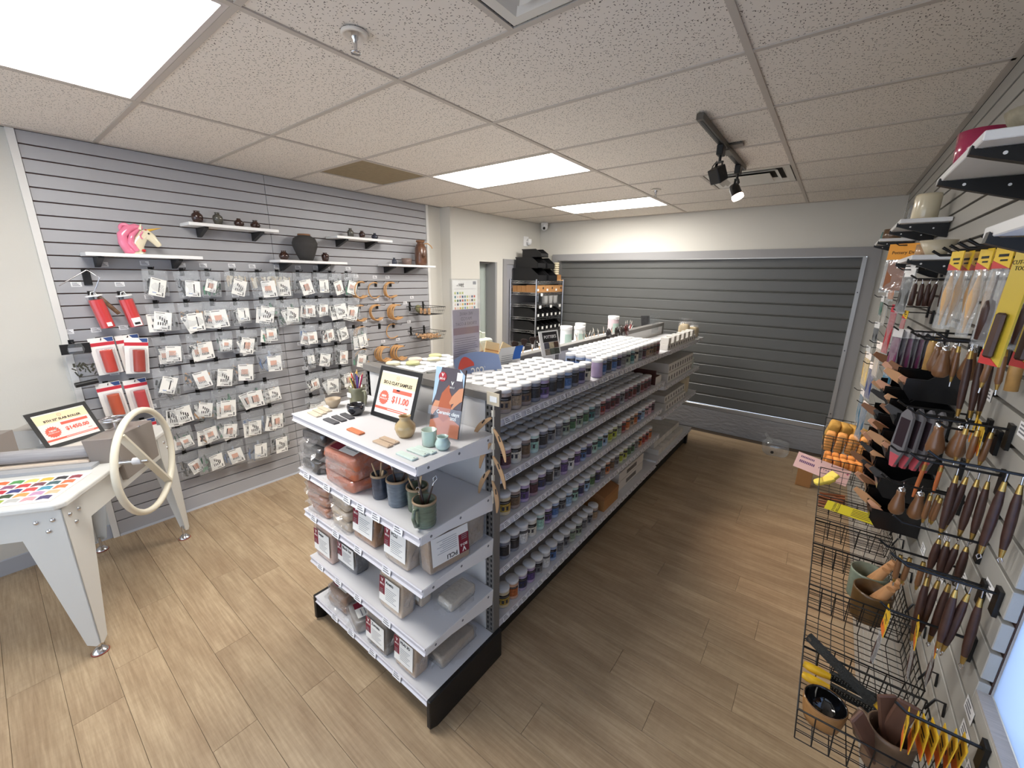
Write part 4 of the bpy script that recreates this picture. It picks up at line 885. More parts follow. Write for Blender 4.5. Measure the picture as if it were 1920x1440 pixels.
def mug(name, lb, loc, r_, h, gl, rz=0, handle=True, inner=None, tp=1.0, ribs=0):
    t = thing(name, lb, 'mug', loc, (0, 0, rz), 'glazed tool mugs')
    P = [(0, 0), (r_ * .86, 0), (r_ * .92, .004)]
    n = 10
    for i in range(n + 1): P.append((r_ * (.92 + (tp - .92) * i / n) + (ribs * (i % 2)), .006 + (h - .006) * i / n))
    P += [(r_ * tp - .004, h), (r_ * .85, h * .5), (r_ * .7, .012), (0, .01)]
    part('cup', MB().lathe(P, 28), gl, t)
    if handle: part('handle', MB().tube([(r_ * .9, 0, h * .8), (r_ * 1.35, 0, h * .85), (r_ * 1.5, 0, h * .55), (r_ * 1.25, 0, h * .2), (r_ * .9, 0, h * .15)], .008, 8), gl, t)
    return t
t = mug('pencil_mug', 'olive glazed mug full of pencils on the top shelf', (-.287, .47, ZT), .044, .1, mug_gl, rz=.1)
part('price_sticker', MB().box(-.024, .006, -.0455, -.0425, .05, .074), paper_m, t)
pc = [((30, 30, 34), 'black'), ((226, 190, 70), 'yellow'), ((30, 80, 80), 'teal'), ((96, 120, 60), 'olive'), ((206, 56, 52), 'red'), ((120, 90, 170), 'violet'), ((236, 236, 236), 'white'), ((240, 214, 110), 'pale yellow'), ((190, 30, 90), 'magenta'), ((40, 60, 110), 'navy'), ((120, 70, 40), 'brown')]
for i, (c, n) in enumerate(pc):
    a = i * 2.4; tip = V(-.287 + .05 * math.cos(a) * (.5 + .5 * (i % 3) / 2), .47 + .035 * math.sin(a), ZT + .168 + .016 * math.sin(i * 1.7)); bs = V(-.287 - .012 * math.cos(a), .47 - .012 * math.sin(a), ZT + .014)
    d = (tip - bs).normalized(); t = thing('pencil', f'{n} pencil standing in the olive mug', 'pencil', group='pencils in the olive mug')
    t.matrix_world = frame_m(bs, d.orthogonal(), d) ; L_ = (tip - bs).length
    part('barrel', MB().cyl((0, 0, 0), (0, L_ - .012, 0), .0036, n=6, smooth=False), mat('pencil_' + n.replace(' ', '_'), c, .4), t); part('tip', MB().cyl((0, L_ - .012, 0), (0, L_, 0), .0036, .0008, n=6), mat('pencil_wood', (216, 180, 136), .6), t)
pot('round_vase', 'tan glazed round vase standing before the price sign', 'vase', [(0, 0), (.042, 0), (.052, .02), (.062, .055), (.058, .082), (.036, .106), (.031, .115), (.032, .128), (.036, .138), (.032, .138), (.027, .12), (.05, .08), (0, .02)], (.255, .352, ZT), mat('vase_tan', (190, 166, 122), .2, coat=.5, var=.1), s=(.72, .66))
celadon = mat('celadon', (192, 212, 200), .15, coat=.6, var=.08); celadon2 = mat('celadon_blue', (188, 212, 206), .15, coat=.6)
pot('celadon_cup', 'straight mint green celadon cup on the top shelf', 'cup', [(0, 0), (.036, 0), (.042, .005), (.043, .1), (.045, .106), (.041, .106), (.039, .02), (0, .012)], (.407, .352, ZT), celadon, s=(.72, .63))
pot('celadon_vase', 'small round mint celadon pot beside the straight cup', 'vase', [(0, 0), (.03, 0), (.04, .015), (.043, .035), (.034, .058), (.028, .066), (.033, .082), (.029, .082), (.024, .066), (.036, .04), (0, .015)], (.476, .36, ZT), celadon2, s=(.72, .65))
# brochure in an acrylic stand
t = thing('clay_brochure', 'clay catalogue with hands shaping terracotta in a clear stand', 'brochure'); M = frame_m((.312, .43, 1.247), (.155, .022, 0), (.012, .07, .28)); t.matrix_world = M
part('acrylic_stand', MB().box(-.01, .165, -.006, .12, .006, .009).box(-.01, .165, -.006, .2, -.014, -.011).box(-.01, .165, -.006, 0, -.014, .04), film('acrylic'), t)
W_, H_ = .155, .29; pr = lambda ps, z, m_, n_: part(n_, MB().prism([(a * W_, b_ * H_) for a, b_ in ps], 0, z, 'z'), m_, t)
part('cover', MB().box(0, W_, 0, H_, -.008, 0), mat('cover_maroon', (62, 40, 44), .25, coat=.5), t)
pr([(0, .2), (.0, 0), (1, 0), (1, .2), (.6, .3), (.3, .26)], .0006, mat('terracotta', (206, 122, 84), .5), 'printed_table')
pr([(.0, 1), (.0, .45), (.1, .6), (.16, .86), (.2, 1)], .0007, mat('denim', (176, 204, 226), .5), 'printed_sleeve'); pr([(.8, 1), (1, .92), (1, .7), (.94, .86)], .0007, mat('denim'), 'printed_sleeve')
pr([(.28, .25), (.22, .45), (.3, .62), (.42, .7), (.52, .76), (.56, .66), (.66, .58), (.66, .4), (.6, .26), (.45, .2)], .0009, mat('terracotta2', (186, 98, 62), .5), 'printed_sculpture')
pr([(1, .74), (.86, .72), (.66, .6), (.58, .5), (.62, .47), (.74, .5), (.66, .42), (.7, .4), (.8, .46), (.92, .52), (1, .55)], .0012, mat('print_skin', (216, 150, 112), .5), 'printed_hand'); pr([(0, .38), (.1, .5), (.26, .5), (.22, .38), (.14, .34), (.06, .28), (0, .3)], .0012, mat('print_skin'), 'printed_hand')
part('logo_disc', MB().cyl((.26 * W_, .86 * H_, 0), (.26 * W_, .86 * H_, .0014), .021, n=24), mat('logo_red', (176, 40, 50), .4), t); text('lettering', 'V', .02, t, Matrix.Translation((.26 * W_, .885 * H_, .0018)), paper_m, bold=.0008); text('lettering', 'SIO-2', .012, t, Matrix.Translation((.26 * W_, .83 * H_, .0018)), paper_m, bold=.0004)
text('lettering', 'V', .022, t, Matrix.Translation((.62 * W_, .78 * H_, .0014)), paper_m, bold=.0008); text('lettering', 'SIO-2', .011, t, Matrix.Translation((.62 * W_, .72 * H_, .0014)), paper_m)
text('lettering', 'Ceramic clays', .0215, t, Matrix.Translation((.58 * W_, .34 * H_, .0016)), paper_m, bold=.0006); text('lettering', '2025', .016, t, Matrix.Translation((.78 * W_, .27 * H_, .0016)), paper_m, bold=.0005)
part('price_sticker', MB().box(.74 * W_, .92 * W_, .83 * H_, .95 * H_, 0, .001), paper_m, t)
# ================================================================ CLAY PACKS
def lump(w, d, h, seed, e=.28, amp=.05, nu=18, nv=10):
    r = random.Random(seed); ph = [r.uniform(0, 6.28) for _ in range(8)]
    m = MB()
    def sg_(v, p): return math.copysign(abs(v) ** p, v)
    def fn(u, v):
        a = 2 * PI * u; b_ = PI * (v - .5); cb = sg_(math.cos(b_), e); x = cb * sg_(math.cos(a), e); y = cb * sg_(math.sin(a), e); z = sg_(math.sin(b_), e)
        k = 1 + amp * (math.sin(5 * x + ph[0]) * math.sin(4 * y + ph[1]) + .6 * math.sin(9 * z + 7 * x + ph[2]) + .5 * math.sin(11 * y + 5 * z + ph[3]))
        return (x * w / 2 * k, y * d / 2 * k, h / 2 + z * h / 2 * (1 + amp * .6 * math.sin(7 * x + ph[4]) * math.sin(6 * y + ph[5])))
    m.grid(fn, nu, nv); return m
film_m = film('clay_wrap', (238, 236, 236), alpha=.09, rough=.14, bump=1, bscale=22, edge=.45)
maroon = mat('label_maroon', (128, 26, 50), .5)
def claymat(c): return mat('clay_body_%d_%d_%d' % c, c, .55, bump=.6, bscale=45, bdist=.008, var=.12, vscale=18)
def flap(t, pts, seed=0):
    r = random.Random(seed); a, b, c_, d = [Vector(p) for p in pts]; ph = r.uniform(0, 6)
    def fn(u, v):
        p = (a * (1 - u) + b * u) * (1 - v) + (d * (1 - u) + c_ * u) * v; return p + V(.006 * math.sin(9 * u + ph), .008 * math.sin(11 * u + 4 * v + ph), .008 * math.sin(8 * u + ph * 2) * v)
    part('wrap_flap', MB().grid(fn, 6, 4), film_m, t)
def clay_up(lb, x, y, z, w, h, d, c, title, rz=0, lean=.0, seed=1, flip=False, soft=0):
    """upright clay block in clear wrap, label on its front (-y)"""
    t = thing('clay_pack', lb, 'clay pack', (x, y, z + .001), (lean, 0, rz), 'wrapped clay packs on the end shelving')
    if soft: part('clay_block', lump(w, d, h, seed, .22, .02), claymat(c), t)
    else: part('clay_block', MB().box(-w / 2, w / 2, -d / 2, d / 2, 0, h), claymat(c), t, bevel=.008, seg=2)
    part('wrap', lump(w + .012, d + .016, h + .012, seed + 9, .2, .025).add([], []), film_m, t, loc=(0, 0, .0))
    flap(t, [(-w * .35, d * .2, h), (w * .4, d * .2, h), (w * .5, d * .9, h + .03), (-w * .4, d * .7, h + .035)], seed); flap(t, [(w / 2, -d * .3, h * .2), (w / 2, d * .4, h * .3), (w / 2 + .03, d * .6, h * .8), (w / 2 + .025, -d * .2, h * .7)], seed + 1)
    lw, lh = w * .92, h * .62; zc = h * .5; y_ = -d / 2 - .010
    lab = part('label', MB().box(-lw / 2, lw / 2, y_ - .0006, y_, zc - lh / 2, zc + lh / 2), paper_m, t)
    s_ = -1 if flip else 1
    part('label_strip', MB().box(min(-s_ * lw / 2, -s_ * lw * .22), max(-s_ * lw / 2, -s_ * lw * .22), y_ - .001, y_ - .0006, zc - lh * (.2 if not flip else .5), zc + lh * (.5 if not flip else .2)), maroon, lab)
    F = frame_m((0, y_ - .0013, zc), (s_, 0, 0), (0, 0, s_))
    I = Matrix.Translation
    text('lettering', 'V', lw * .16, lab, F @ I((-lw * .36, lh * .36, 0)), paper_m, bold=.001, ext=.0002); text('lettering', 'SIO-2', lw * .085, lab, F @ I((-lw * .36, lh * .2, 0)), paper_m, ext=.0002, bold=.0004)
    text('lettering', title, lw * .15, lab, F @ I((-lw * .17, lh * .36, 0)), ink_m, align='LEFT', ext=.0002, bold=.0004)
    pm = MB()
    for k in range(7): pm.box(-lw * .17, lw * (.36 - .07 * (k % 3)), -lh * .0 + lh * .12 - k * lh * .075, lh * .135 - k * lh * .075, 0, .0003, M=F)
    for k in range(3): pm.box(-lw * .45, -lw * .3, -lh * .02 - k * lh * .07, -lh * .0 - k * lh * .07, 0, .0006, M=F)
    po = part('fine_print', pm, mat('print_grey', (150, 150, 154), .7), lab); po['kind'] = 'stuff'
    return t
def clay_flat(lb, x, y, z, w, d, h, c, seed, rz=0, label=False, fl=True, rx=0):
    t = thing('clay_bag', lb, 'clay bag', (x, y, z + .001), (rx, 0, rz), 'soft clay bags lying on the end shelving')
    part('clay', lump(w, d, h, seed, .16, .05), claymat(c), t); part('wrap', lump(w + .014, d + .016, h + .006, seed + 3, .26, .07), film_m, t)
    if fl: flap(t, [(-w * .4, -d / 2, h * .5), (w * .3, -d / 2, h * .6), (w * .35, -d / 2 - .035, h * .3), (-w * .45, -d / 2 - .03, h * .15)], seed); flap(t, [(w / 2, -d * .3, h * .5), (w / 2, d * .3, h * .6), (w / 2 + .04, d * .2, h * .35), (w / 2 + .035, -d * .35, h * .2)], seed + 5); flap(t, [(-w / 2, -d * .3, h * .5), (-w / 2, d * .3, h * .6), (-w / 2 - .03, d * .2, h * .4), (-w / 2 - .035, -d * .3, h * .3)], seed + 7)
    if label:
        lo = part('label', MB().box(-w * .3, w * .42, -d * .42, d * .3, h + .013, h + .0136).mat(1).box(-w * .3, -w * .02, -d * .42, -d * .05, h + .0136, h + .014).mat(2).box(w * .05, w * .38, -d * .3, -d * .27, h + .0136, h + .014).box(w * .05, w * .34, -d * .2, -d * .17, h + .0136, h + .014), [paper_m, maroon, mat('print_grey')], t)
    return t
dk, tc_, pk, bg = (62, 58, 56), (196, 108, 72), (190, 138, 112), (206, 186, 160)
Z2, Z3, Z4, Z5 = .95, .715, .43, .165
for i in range(3): clay_flat(f'dark brown clay bag, {("bottom", "middle", "top")[i]} of the stack at shelf corner', -.32, .305 + .01 * i, Z2 + i * .07, .17, .21, .062, dk, 20 + i, rz=.06 * i, label=(i == 2))
for i in range(3): clay_flat(f'terracotta clay bag, {("bottom", "middle", "top")[i]} of the stack on second shelf', -.06 + .006 * i, .315, Z2 + i * .068, .25, .22, .06, tc_, 30 + i, rz=-.05 + .05 * i, label=(i == 2), rx=(.22 if i == 2 else 0))
for i in range(3): clay_flat(f'pinkish clay bag, {("bottom", "middle", "top")[i]} of the stack at third shelf corner', -.30, .305, Z3 + i * .058, .17, .2, .052, pk, 40 + i, rz=.05 * i)
for i in range(3): clay_flat(f'beige clay bag, {("bottom", "middle", "top")[i]} of the stack beside the brown block', -.095, .31, Z3 + i * .056, .15, .2, .05, bg, 50 + i, rz=-.04 * i)
clay_up('brown clay block with maroon and white label, third shelf', .085, .25, Z3, .165, .20, .07, (164, 112, 66), 'Marfe', lean=-.12, seed=61)
clay_up('beige clay block with label facing the aisle front, third shelf', .325, .25, Z3, .155, .19, .075, (192, 172, 150), 'PCLI', lean=-.1, seed=62); clay_up('beige clay block standing behind another, third shelf', .335, .37, Z3, .15, .17, .09, (196, 178, 156), 'PCLI', seed=63)
clay_up('clay block turned to the side aisle with upside-down label, third shelf', .475, .36, Z3, .2, .2, .07, (170, 146, 124), 'PCLI', rz=1.42, lean=-.08, seed=64, flip=True)
clay_up('pale pink clay block at the corner of the fourth shelf', -.32, .25, Z4, .165, .2, .07, (214, 182, 166), 'Bejor', lean=-.06, seed=65)
clay_up('black clay block with white label, fourth shelf', -.15, .285, Z4, .16, .17, .07, (70, 72, 78), 'Black Ice', lean=-.05, seed=66)
clay_up('cream clay block with label, right end of the fourth shelf', .255, .25, Z4, .155, .195, .07, (216, 194, 168), 'Aneto', lean=-.1, seed=67); clay_up('cream clay block half hidden behind another, fourth shelf', .27, .345, Z4, .155, .2, .06, (216, 194, 168), 'Aneto', lean=-.05, seed=68)
clay_flat('loose pale clay remnant in clear bag at the back, fourth shelf', .09, .44, Z4, .16, .14, .05, (220, 214, 200), 69)
clay_flat('brown clay pack lying flat with label up, bottom shelf', -.23, .30, Z5 + .052, .17, .17, .06, (150, 120, 100), 70, label=True); clay_flat('brown clay bag underneath the labelled pack, bottom shelf', -.23, .30, Z5, .17, .18, .05, (140, 110, 92), 71)
clay_flat('grey clay pack tipped flat with label up, bottom shelf', -.04, .29, Z5, .15, .18, .07, (150, 146, 142), 72, rz=-.3, label=True)
clay_up('grey clay block with label, middle of the bottom shelf', .145, .235, Z5, .155, .185, .075, (120, 114, 108), 'Zumaia', lean=-.07, seed=73); clay_up('grey clay block behind another, middle of bottom shelf', .155, .33, Z5, .15, .17, .07, (116, 110, 106), 'Zumaia', seed=74)
clay_up('beige clay block with curled label, right end of bottom shelf', .345, .245, Z5, .14, .2, .075, (196, 172, 146), 'PRAI 3D', lean=-.08, seed=75); clay_flat('loose bag of beige clay behind the right block, bottom shelf', .41, .43, Z5, .12, .22, .06, (190, 176, 158), 76)
clay_flat('loose bag of cream clay at the back right, fourth shelf', .43, .46, Z4, .09, .16, .045, (214, 204, 188), 77); clay_flat('grey wrapped clay at the back right, third shelf', .44, .53, Z3, .1, .12, .16, (160, 150, 140), 78)
# mugs of tools on the second shelf
def stick(name, lb, a, b, r0, r1, m, grp, tip=None):
    a, b = Vector(a), Vector(b); d = b - a; t = thing(name, lb, 'tool', group=grp); t.matrix_world = frame_m(a, d.orthogonal(), d); L_ = d.length
    part('shaft', MB().tube([(0, 0, 0), (0, L_ * .4, 0), (0, L_ * .8, 0), (0, L_, 0)], [r0, r0 * 1.15, r1, r1 * .6], 8), m, t)
    if tip: part('wire_tip', MB().cyl((0, L_, 0), (0, L_ + .012, 0), .003, n=8).tube([(0, L_ + .01, 0), (-.008, L_ + .03, 0), (0, L_ + .042, 0), (.008, L_ + .03, 0), (0, L_ + .01, 0)], .0012, 5), chrome_m, t)
wood_p = mat('boxwood', (210, 178, 138), .55, var=.15, vscale=40); wood_d = mat('walnut', (64, 42, 34), .4, var=.2, vscale=40)
mugs = [('dark blue glazed mug of wooden tools', .155, .275, .037, .112, (58, 66, 82), 0, wood_p, 5), ('grey-blue glazed mug with a tan rim', .262, .29, .047, .12, (104, 116, 128), .9, wood_d, 4), ('green glazed mug of pale wooden tools', .362, .315, .046, .108, (84, 98, 80), .6, wood_p, 5), ('ribbed green mug with drips and loop tools, shelf corner', .468, .262, .047, .108, (110, 124, 106), -1.35, wood_d, 3)]
for i, (lb, x, y, r_, h, c, rz, wm, n) in enumerate(mugs):
    t = mug('tool_mug', lb, (x, y, Z2 + .0005), r_, h, mat('mug_glaze_%d' % i, c, .22, coat=.5, var=.3, vscale=22, stretch=(1, 1, 4)), rz, handle=(i in (1, 3)), ribs=.0016 if i == 3 else 0)
    part('rim', MB().lathe([(r_ - .004, h - .006), (r_ + .0012, h - .008), (r_ + .001, h + .001), (r_ - .004, h + .001)], 28), mat('mug_rim', (168, 142, 112), .35), t)
    for k in range(n):
        a = k * 2.1 + i; b0 = (x - r_ * .3 * math.cos(a), y - r_ * .3 * math.sin(a), Z2 + .015); lean = r_ * (.75 if k else .9)
        b1 = (x + lean * math.cos(a), y + lean * math.sin(a), Z2 + h + .025 + .015 * (k % 3) + (.06 if (i, k) == (3, 0) else 0))
        stick('clay_tool', f'{"pale wooden" if wm is wood_p else "dark loop"} tool, {ordw(k + 1)} in the {lb.split(" ")[0]}{" " + lb.split(" ")[1] if i in (0, 3) else ""} mug', b0, b1, 0.0045, .0038, wm, 'modelling tools in the mugs', tip=(wm is wood_d))
# wooden ribs on the clip strip by the post
cs = thing('clip_strip', 'hanging clip strip with beige card on the grey post', 'clip strip', (.548, .590, 1.40))
part('header_card', MB().box(-.036, .032, -.006, -.002, -.02, .035), mat('card_beige', (206, 192, 166), .7), cs); part('card_label', MB().box(-.018, .02, -.0075, -.006, -.005, .02), paper_m, cs)
part('cord', MB().tube([(0, -.004, -.02), (.001, -.005, -.25), (-.001, -.005, -.48)], .0035, 6), mat('strip_pale', (214, 206, 190), .6), cs)
for k in range(6): part('clip', MB().cbox((0, -.006, -.055 - k * .075), (.012, .01, .028)), mat('strip_pale'), cs)
def ribmesh(sgn):
    m = MB(); n = 10; L_ = .15
    def fn(u, v):
        y = u * L_; wid = .0098 * math.sin(PI * min(1, u * .92 + .06)) ** .7 + .0015; cx = sgn * .016 * math.sin(u * 2.6)
        return (cx + (v - .5) * 2 * wid, -.002, -y)
    def bk(u, v): a = fn(u, v); return (a[0], .002, a[2])
    m.grid(fn, n, 3); m.grid(bk, n, 3)
    # close the long edges
    for v in (0, 1):
        vs = [fn(i / n, v) for i in range(n + 1)] + [bk(i / n, v) for i in range(n + 1)]
        m.add(vs, [(i, i + 1, n + 2 + i, n + 1 + i) for i in range(n)])
    return m.mesh('wooden_rib', mat('rib_wood', (204, 164, 122), .55, var=.1, vscale=25))
RIB = [ribmesh(1), ribmesh(-1)]
for k, (z, sd, ang) in enumerate(((1.325, -1, .7), (1.28, 1, .4), (1.21, -1, .38), (1.155, 1, .42), (1.085, -1, .4), (1.04, 1, .12))):
    o = put('wooden_rib', RIB[0 if sd > 0 else 1], None, (.548 + sd * .008, .580 - .002 * k, z), (0, -sd * ang if sd > 0 else ang, 0)); tag(o, f'curved wooden rib knife, {ordw(k + 1)} down on the clip strip', 'tool', 'wooden ribs on the clip strip')
    part('stamp', MB().box(sd * .016 - .003, sd * .016 + .003, -.0026, -.002, -.06, -.035), ink_m, o)
# ================================================================ RIGHT SLAT WALL
RW = 'tools hanging on the right slat wall'
def rhook(y, z, L_, lb, r=.0035):
    m = MB().box(-.008, -.0005, -.014, .014, -.05, .014).tube([(-.002, 0, 0), (-L_ + .02, 0, 0), (-L_, 0, .014)], r, 6)
    return tag(part('wall_hook', m, black_m, loc=(XR, y, z)), lb, 'hook', 'hooks on the right slat wall')
def rtag(y, z): put('price_tag', TAG2, wall_right, (XR - .0012, y, z), (0, R.uniform(-.05, .05), -PI / 2))
brass = mat('brass', (196, 164, 96), .3, metal=.9); wood_m = mat('tool_wood', (128, 88, 56), .35, coat=.3, var=.25, vscale=40, stretch=(1, 1, .2)); wood_l = mat('tool_wood_light', (196, 152, 92), .45, var=.15, vscale=40); wood_k = mat('tool_wood_dark', (70, 44, 36), .4, var=.25, vscale=50)
def tmesh(kind, L_):
    """handle, metal and tip meshes for a tool hanging from its top at z=0"""
    h = MB(); f = MB(); e = MB()
    if kind == 'pear':
        h.lathe([(0, -L_), (.012, -L_ + .002), (.019, -L_ * .9), (.021, -L_ * .76), (.016, -L_ * .5), (.011, -L_ * .3), (.0115, -L_ * .16), (.009, -L_ * .14)], 14)
        f.lathe([(.0095, -L_ * .16), (.0095, -L_ * .06), (.007, -L_ * .05), (.007, 0)], 12); e.tube([(-.006, 0, 0), (-.006, 0, .012), (0, 0, .018), (.006, 0, .012), (.006, 0, 0)], .0015, 5); hm, fm = wood_m, chrome_m
    elif kind == 'long':
        h.lathe([(.005, -L_ * .88), (.0078, -L_ * .72), (.0086, -L_ * .5), (.0078, -L_ * .28), (.005, -L_ * .12)], 12)
        f = [MB().lathe([(.0035, -L_ * .96), (.0058, -L_ * .85)], 10), MB().lathe([(.0058, -L_ * .15), (.0035, -L_ * .04)], 10)]; e.cyl((0, 0, -L_ * .04), (0, 0, .012), .0018, n=6).tube([(0, 0, -L_ * .95), (.004, 0, -L_ * 1.0), (0, 0, -L_ * 1.04), (-.004, 0, -L_ * 1.0), (0, 0, -L_ * .95)], .0015, 5); hm, fm = wood_k, brass
    elif kind == 'single':
        h.lathe([(.0045, -L_ * .78), (.007, -L_ * .7), (.0068, -L_ * .3), (.0058, -L_ * .14)], 10)
        f = [MB().lathe([(.006, -L_ * .15), (.0045, 0)], 10), MB().lathe([(.0025, -L_ * .9), (.0048, -L_ * .77)], 10)]; e.cyl((0, 0, -L_ * .9), (0, 0, -L_ * 1.02), .0018, n=6).cyl((0, 0, 0), (0, 0, .012), .0015, n=6); hm, fm = wood_m, brass
    elif kind == 'light':
        h.lathe([(0, -L_), (.012, -L_ + .002), (.0125, -L_ * .3), (.01, -L_ * .12)], 12); f.lathe([(.0105, -L_ * .16), (.0105, -L_ * .0)], 12); e.cyl((0, 0, 0), (0, 0, .012), .0015, n=6); hm, fm = wood_l, brass
    elif kind == 'dark':
        h.lathe([(0, -L_), (.008, -L_ + .002), (.009, -L_ * .6), (.007, -L_ * .12), (.003, 0)], 10); f.lathe([(.004, -.004), (.004, 0)], 8); e.tube([(0, 0, 0), (.003, 0, .012), (0, 0, .016)], .0012, 5); hm, fm = wood_k, chrome_m
    else:
        h.lathe([(.003, -L_), (.0055, -L_ * .7), (.0055, -L_ * .2), (.003, 0)], 10); f.lathe([(.006, -L_ * .25), (.006, -L_ * .1)], 10); e.cyl((0, 0, 0), (0, 0, .012), .0012, n=6); hm, fm = mat('orange_wood', (196, 110, 60), .4), brass
    return h.mesh('hanging_tool', hm), [q.mesh('ferrule', fm) for q in (f if isinstance(f, list) else [f])], e.mesh('wire_end', chrome_m)
TM = {}
TN = {'pear': 'pear-handled wooden tool', 'long': 'long dark double-ended tool', 'single': 'slim brown tool with brass ferrule', 'light': 'pale straight-handled tool', 'dark': 'short dark wooden handle', 'orange': 'orange-handled brush tool'}
def rtool(kind, x, y, z, L_, where):
    L_ = L_ * (1.12 if kind == 'long' else 1); k = (kind, round(L_, 2))
    if k not in TM: TM[k] = tmesh(kind, k[1])
    o = put('hanging_tool', TM[k][0], None, (x, y, z), (R.uniform(-.05, .05), R.uniform(-.06, .06), R.uniform(0, 6))); tag(o, f'{TN[kind]}, {where}', 'tool', RW)
    [put('ferrule', q, o) for q in TM[k][1]]; put('wire_end', TM[k][2], o)
def rrow(name, y, z, L_, tools, hl=None):
    rhook(y, z + .014, .17, f'black hook carrying {name}'); cnt = {}
    for kind, x, ln in tools:
        cnt[kind] = cnt.get(kind, 0) + 1
        rtool(kind, x, y, z, ln, f'{ordw(cnt[kind])} of {name}')
rrow('far end, second tier', 1.35, 1.724, .17, [('light', 1.905, .118)])
rrow('big pear handles by the pale tool', 1.24, 1.717, .17, [('pear', 1.905, .103), ('pear', 1.945, .104)])
rrow('mixed handles mid second tier', 1.1, 1.722, .17, [('pear', 1.90, .1), ('single', 1.925, .122), ('pear', 1.955, .1)])
rrow('long tools on the second tier', .96, 1.735, .17, [('long', 1.925, .18), ('long', 1.945, .178), ('long', 1.965, .176)])
rrow('tools at near end, second tier', .82, 1.752, .17, [('single', 1.935, .112), ('single', 1.952, .11), ('light', 1.975, .095)])
rrow('bulb handles on the third tier', .95, 1.522, .17, [('pear', 1.905, .097), ('pear', 1.95, .095)])
rrow('slim tools on the third tier', .80, 1.55, .17, [('single', 1.925, .1), ('single', 1.945, .1), ('single', 1.968, .1)])
rrow('small bulb group on fourth tier', 1.1, 1.248, .17, [('pear', 1.89, .099), ('pear', 1.935, .099), ('single', 1.957, .11), ('single', 1.975, .11)])
rrow('orange brush tools on fourth tier', 1.06, 1.365, .17, [('orange', 1.92, .132), ('orange', 1.955, .1)])
rrow('slim tools below the orange brushes', .98, 1.285, .17, [('single', 1.935, .105), ('single', 1.957, .105)])
rrow('long dark tools on the fourth tier', .75, 1.447, .17, [('long', 1.922, .158), ('long', 1.94, .156), ('long', 1.958, .156), ('long', 1.975, .155)])
rrow('the pair right beside the window', .575, 1.512, .17, [('long', 1.952, .17), ('long', 1.974, .165)])
rrow('lower group above fifth tier', .74, 1.268, .17, [('long', 1.925, .1), ('long', 1.94, .1), ('long', 1.958, .1), ('long', 1.974, .1)])
rrow('far group on fifth tier', .83, 1.142, .17, [('single', 1.882, .105), ('single', 1.902, .1), ('single', 1.93, .104), ('single', 1.945, .12)])
rrow('middle group on fifth tier', .65, 1.204, .17, [('long', 1.905, .176), ('long', 1.925, .173), ('long', 1.943, .171)])
rrow('fifth-tier group beside the window', .57, 1.238, .17, [('long', 1.935, .15), ('long', 1.955, .162), ('long', 1.974, .168)])
rrow('row under the tan bowl shelf', 1.6, 1.904, .17, [('dark', 1.85, .088), ('dark', 1.869, .088), ('dark', 1.888, .09), ('dark', 1.907, .088), ('dark', 1.93, .088), ('dark', 1.95, .088)])
# packets: header card and clear pouch, hanging square to the hook
yel = mat('card_yellow', (222, 178, 44), .5); redc = mat('card_red', (206, 50, 52), .5)
def packet(x, y, z, w, h, lb, tool=None, head=(236, 196, 40), body=None, hh=.04, rz=0, grp='packets on the right slat wall'):
    t = thing('tool_packet', lb, 'package', (x, y, z), (0, R.uniform(-.04, .04), rz + R.uniform(-.1, .1)), grp)
    hm = mat('head_%d_%d_%d' % head, head, .5)
    hd_ = part('header_card', MB().box(-.001, .001, -w / 2, w / 2, -hh, .01), hm, t)
    if head == (236, 196, 40): part('red_corner', MB().prism([(-w / 2, -hh), (w / 2, -hh), (w / 2, -hh * .55)], -.0016, -.001, 'x'), redc, hd_); part('print', MB().box(-.0016, -.001, -w * .3, w * .25, -hh * .35, -hh * .2).box(-.0016, -.001, -w * .3, w * .1, -hh * .6, -hh * .5), ink_m, hd_)
    part('pouch', MB().grid(lambda u, v: (-.006 * math.sin(PI * u) - .002 * math.sin(8 * v), (u - .5) * w, -hh - (h - hh) * v), 5, 6).grid(lambda u, v: (.006 * math.sin(PI * u), (u - .5) * w, -hh - (h - hh) * v), 5, 6), bag_m, t)
    if tool == 'wood': part('tool', MB().lathe([(.002, -h * .95), (.004, -h * .8), (.009, -h * .62), (.0095, -h * .5), (.004, -h * .3), (.002, -h * .2)], 10), mat('pine', (222, 178, 124), .5), t)
    elif tool == 'darkwood': part('tool', MB().lathe([(0, -h * .95), (.01, -h * .93), (.011, -h * .6), (.008, -h * .52), (.002, -h * .5), (.002, -h * .25)], 10), wood_k, t)
    elif tool: part('sheet', MB().box(-.003, .002, -w * .4, w * .4, -h * .95, -hh * 1.1), mat('pk_%d_%d_%d' % tool, tool, .4), t, bevel=.001)
    return t
H1 = [(.68, ()), (.80, ((1.90, 'darkwood', .17), (1.93, 'darkwood', .175), (1.96, 'darkwood', .175))), (.90, ((1.89, 'wood', .16), (1.91, 'wood', .17), (1.94, 'wood', .17))), (1.0, ((1.855, 'wood', .15), (1.875, 'wood', .15), (1.895, 'wood', .15))), (1.10, ((1.89, 'wood', .15), (1.93, 'wood', .15))), (1.27, ())]
for i, (y, pk_) in enumerate(H1):
    rhook(y, 1.99, .165, f'black prong hook, {ordw(i + 1)} from the window in the top row', .004)
    for k, (x, tl, h) in enumerate(pk_): packet(x, y, 1.978, .055, h + .05, f'yellow-headed packet with {"dark" if tl == "darkwood" else "pale"} wooden tool, {ordw(k + 1)} on {ordw(i + 1)} top prong', tl, rz=.25)
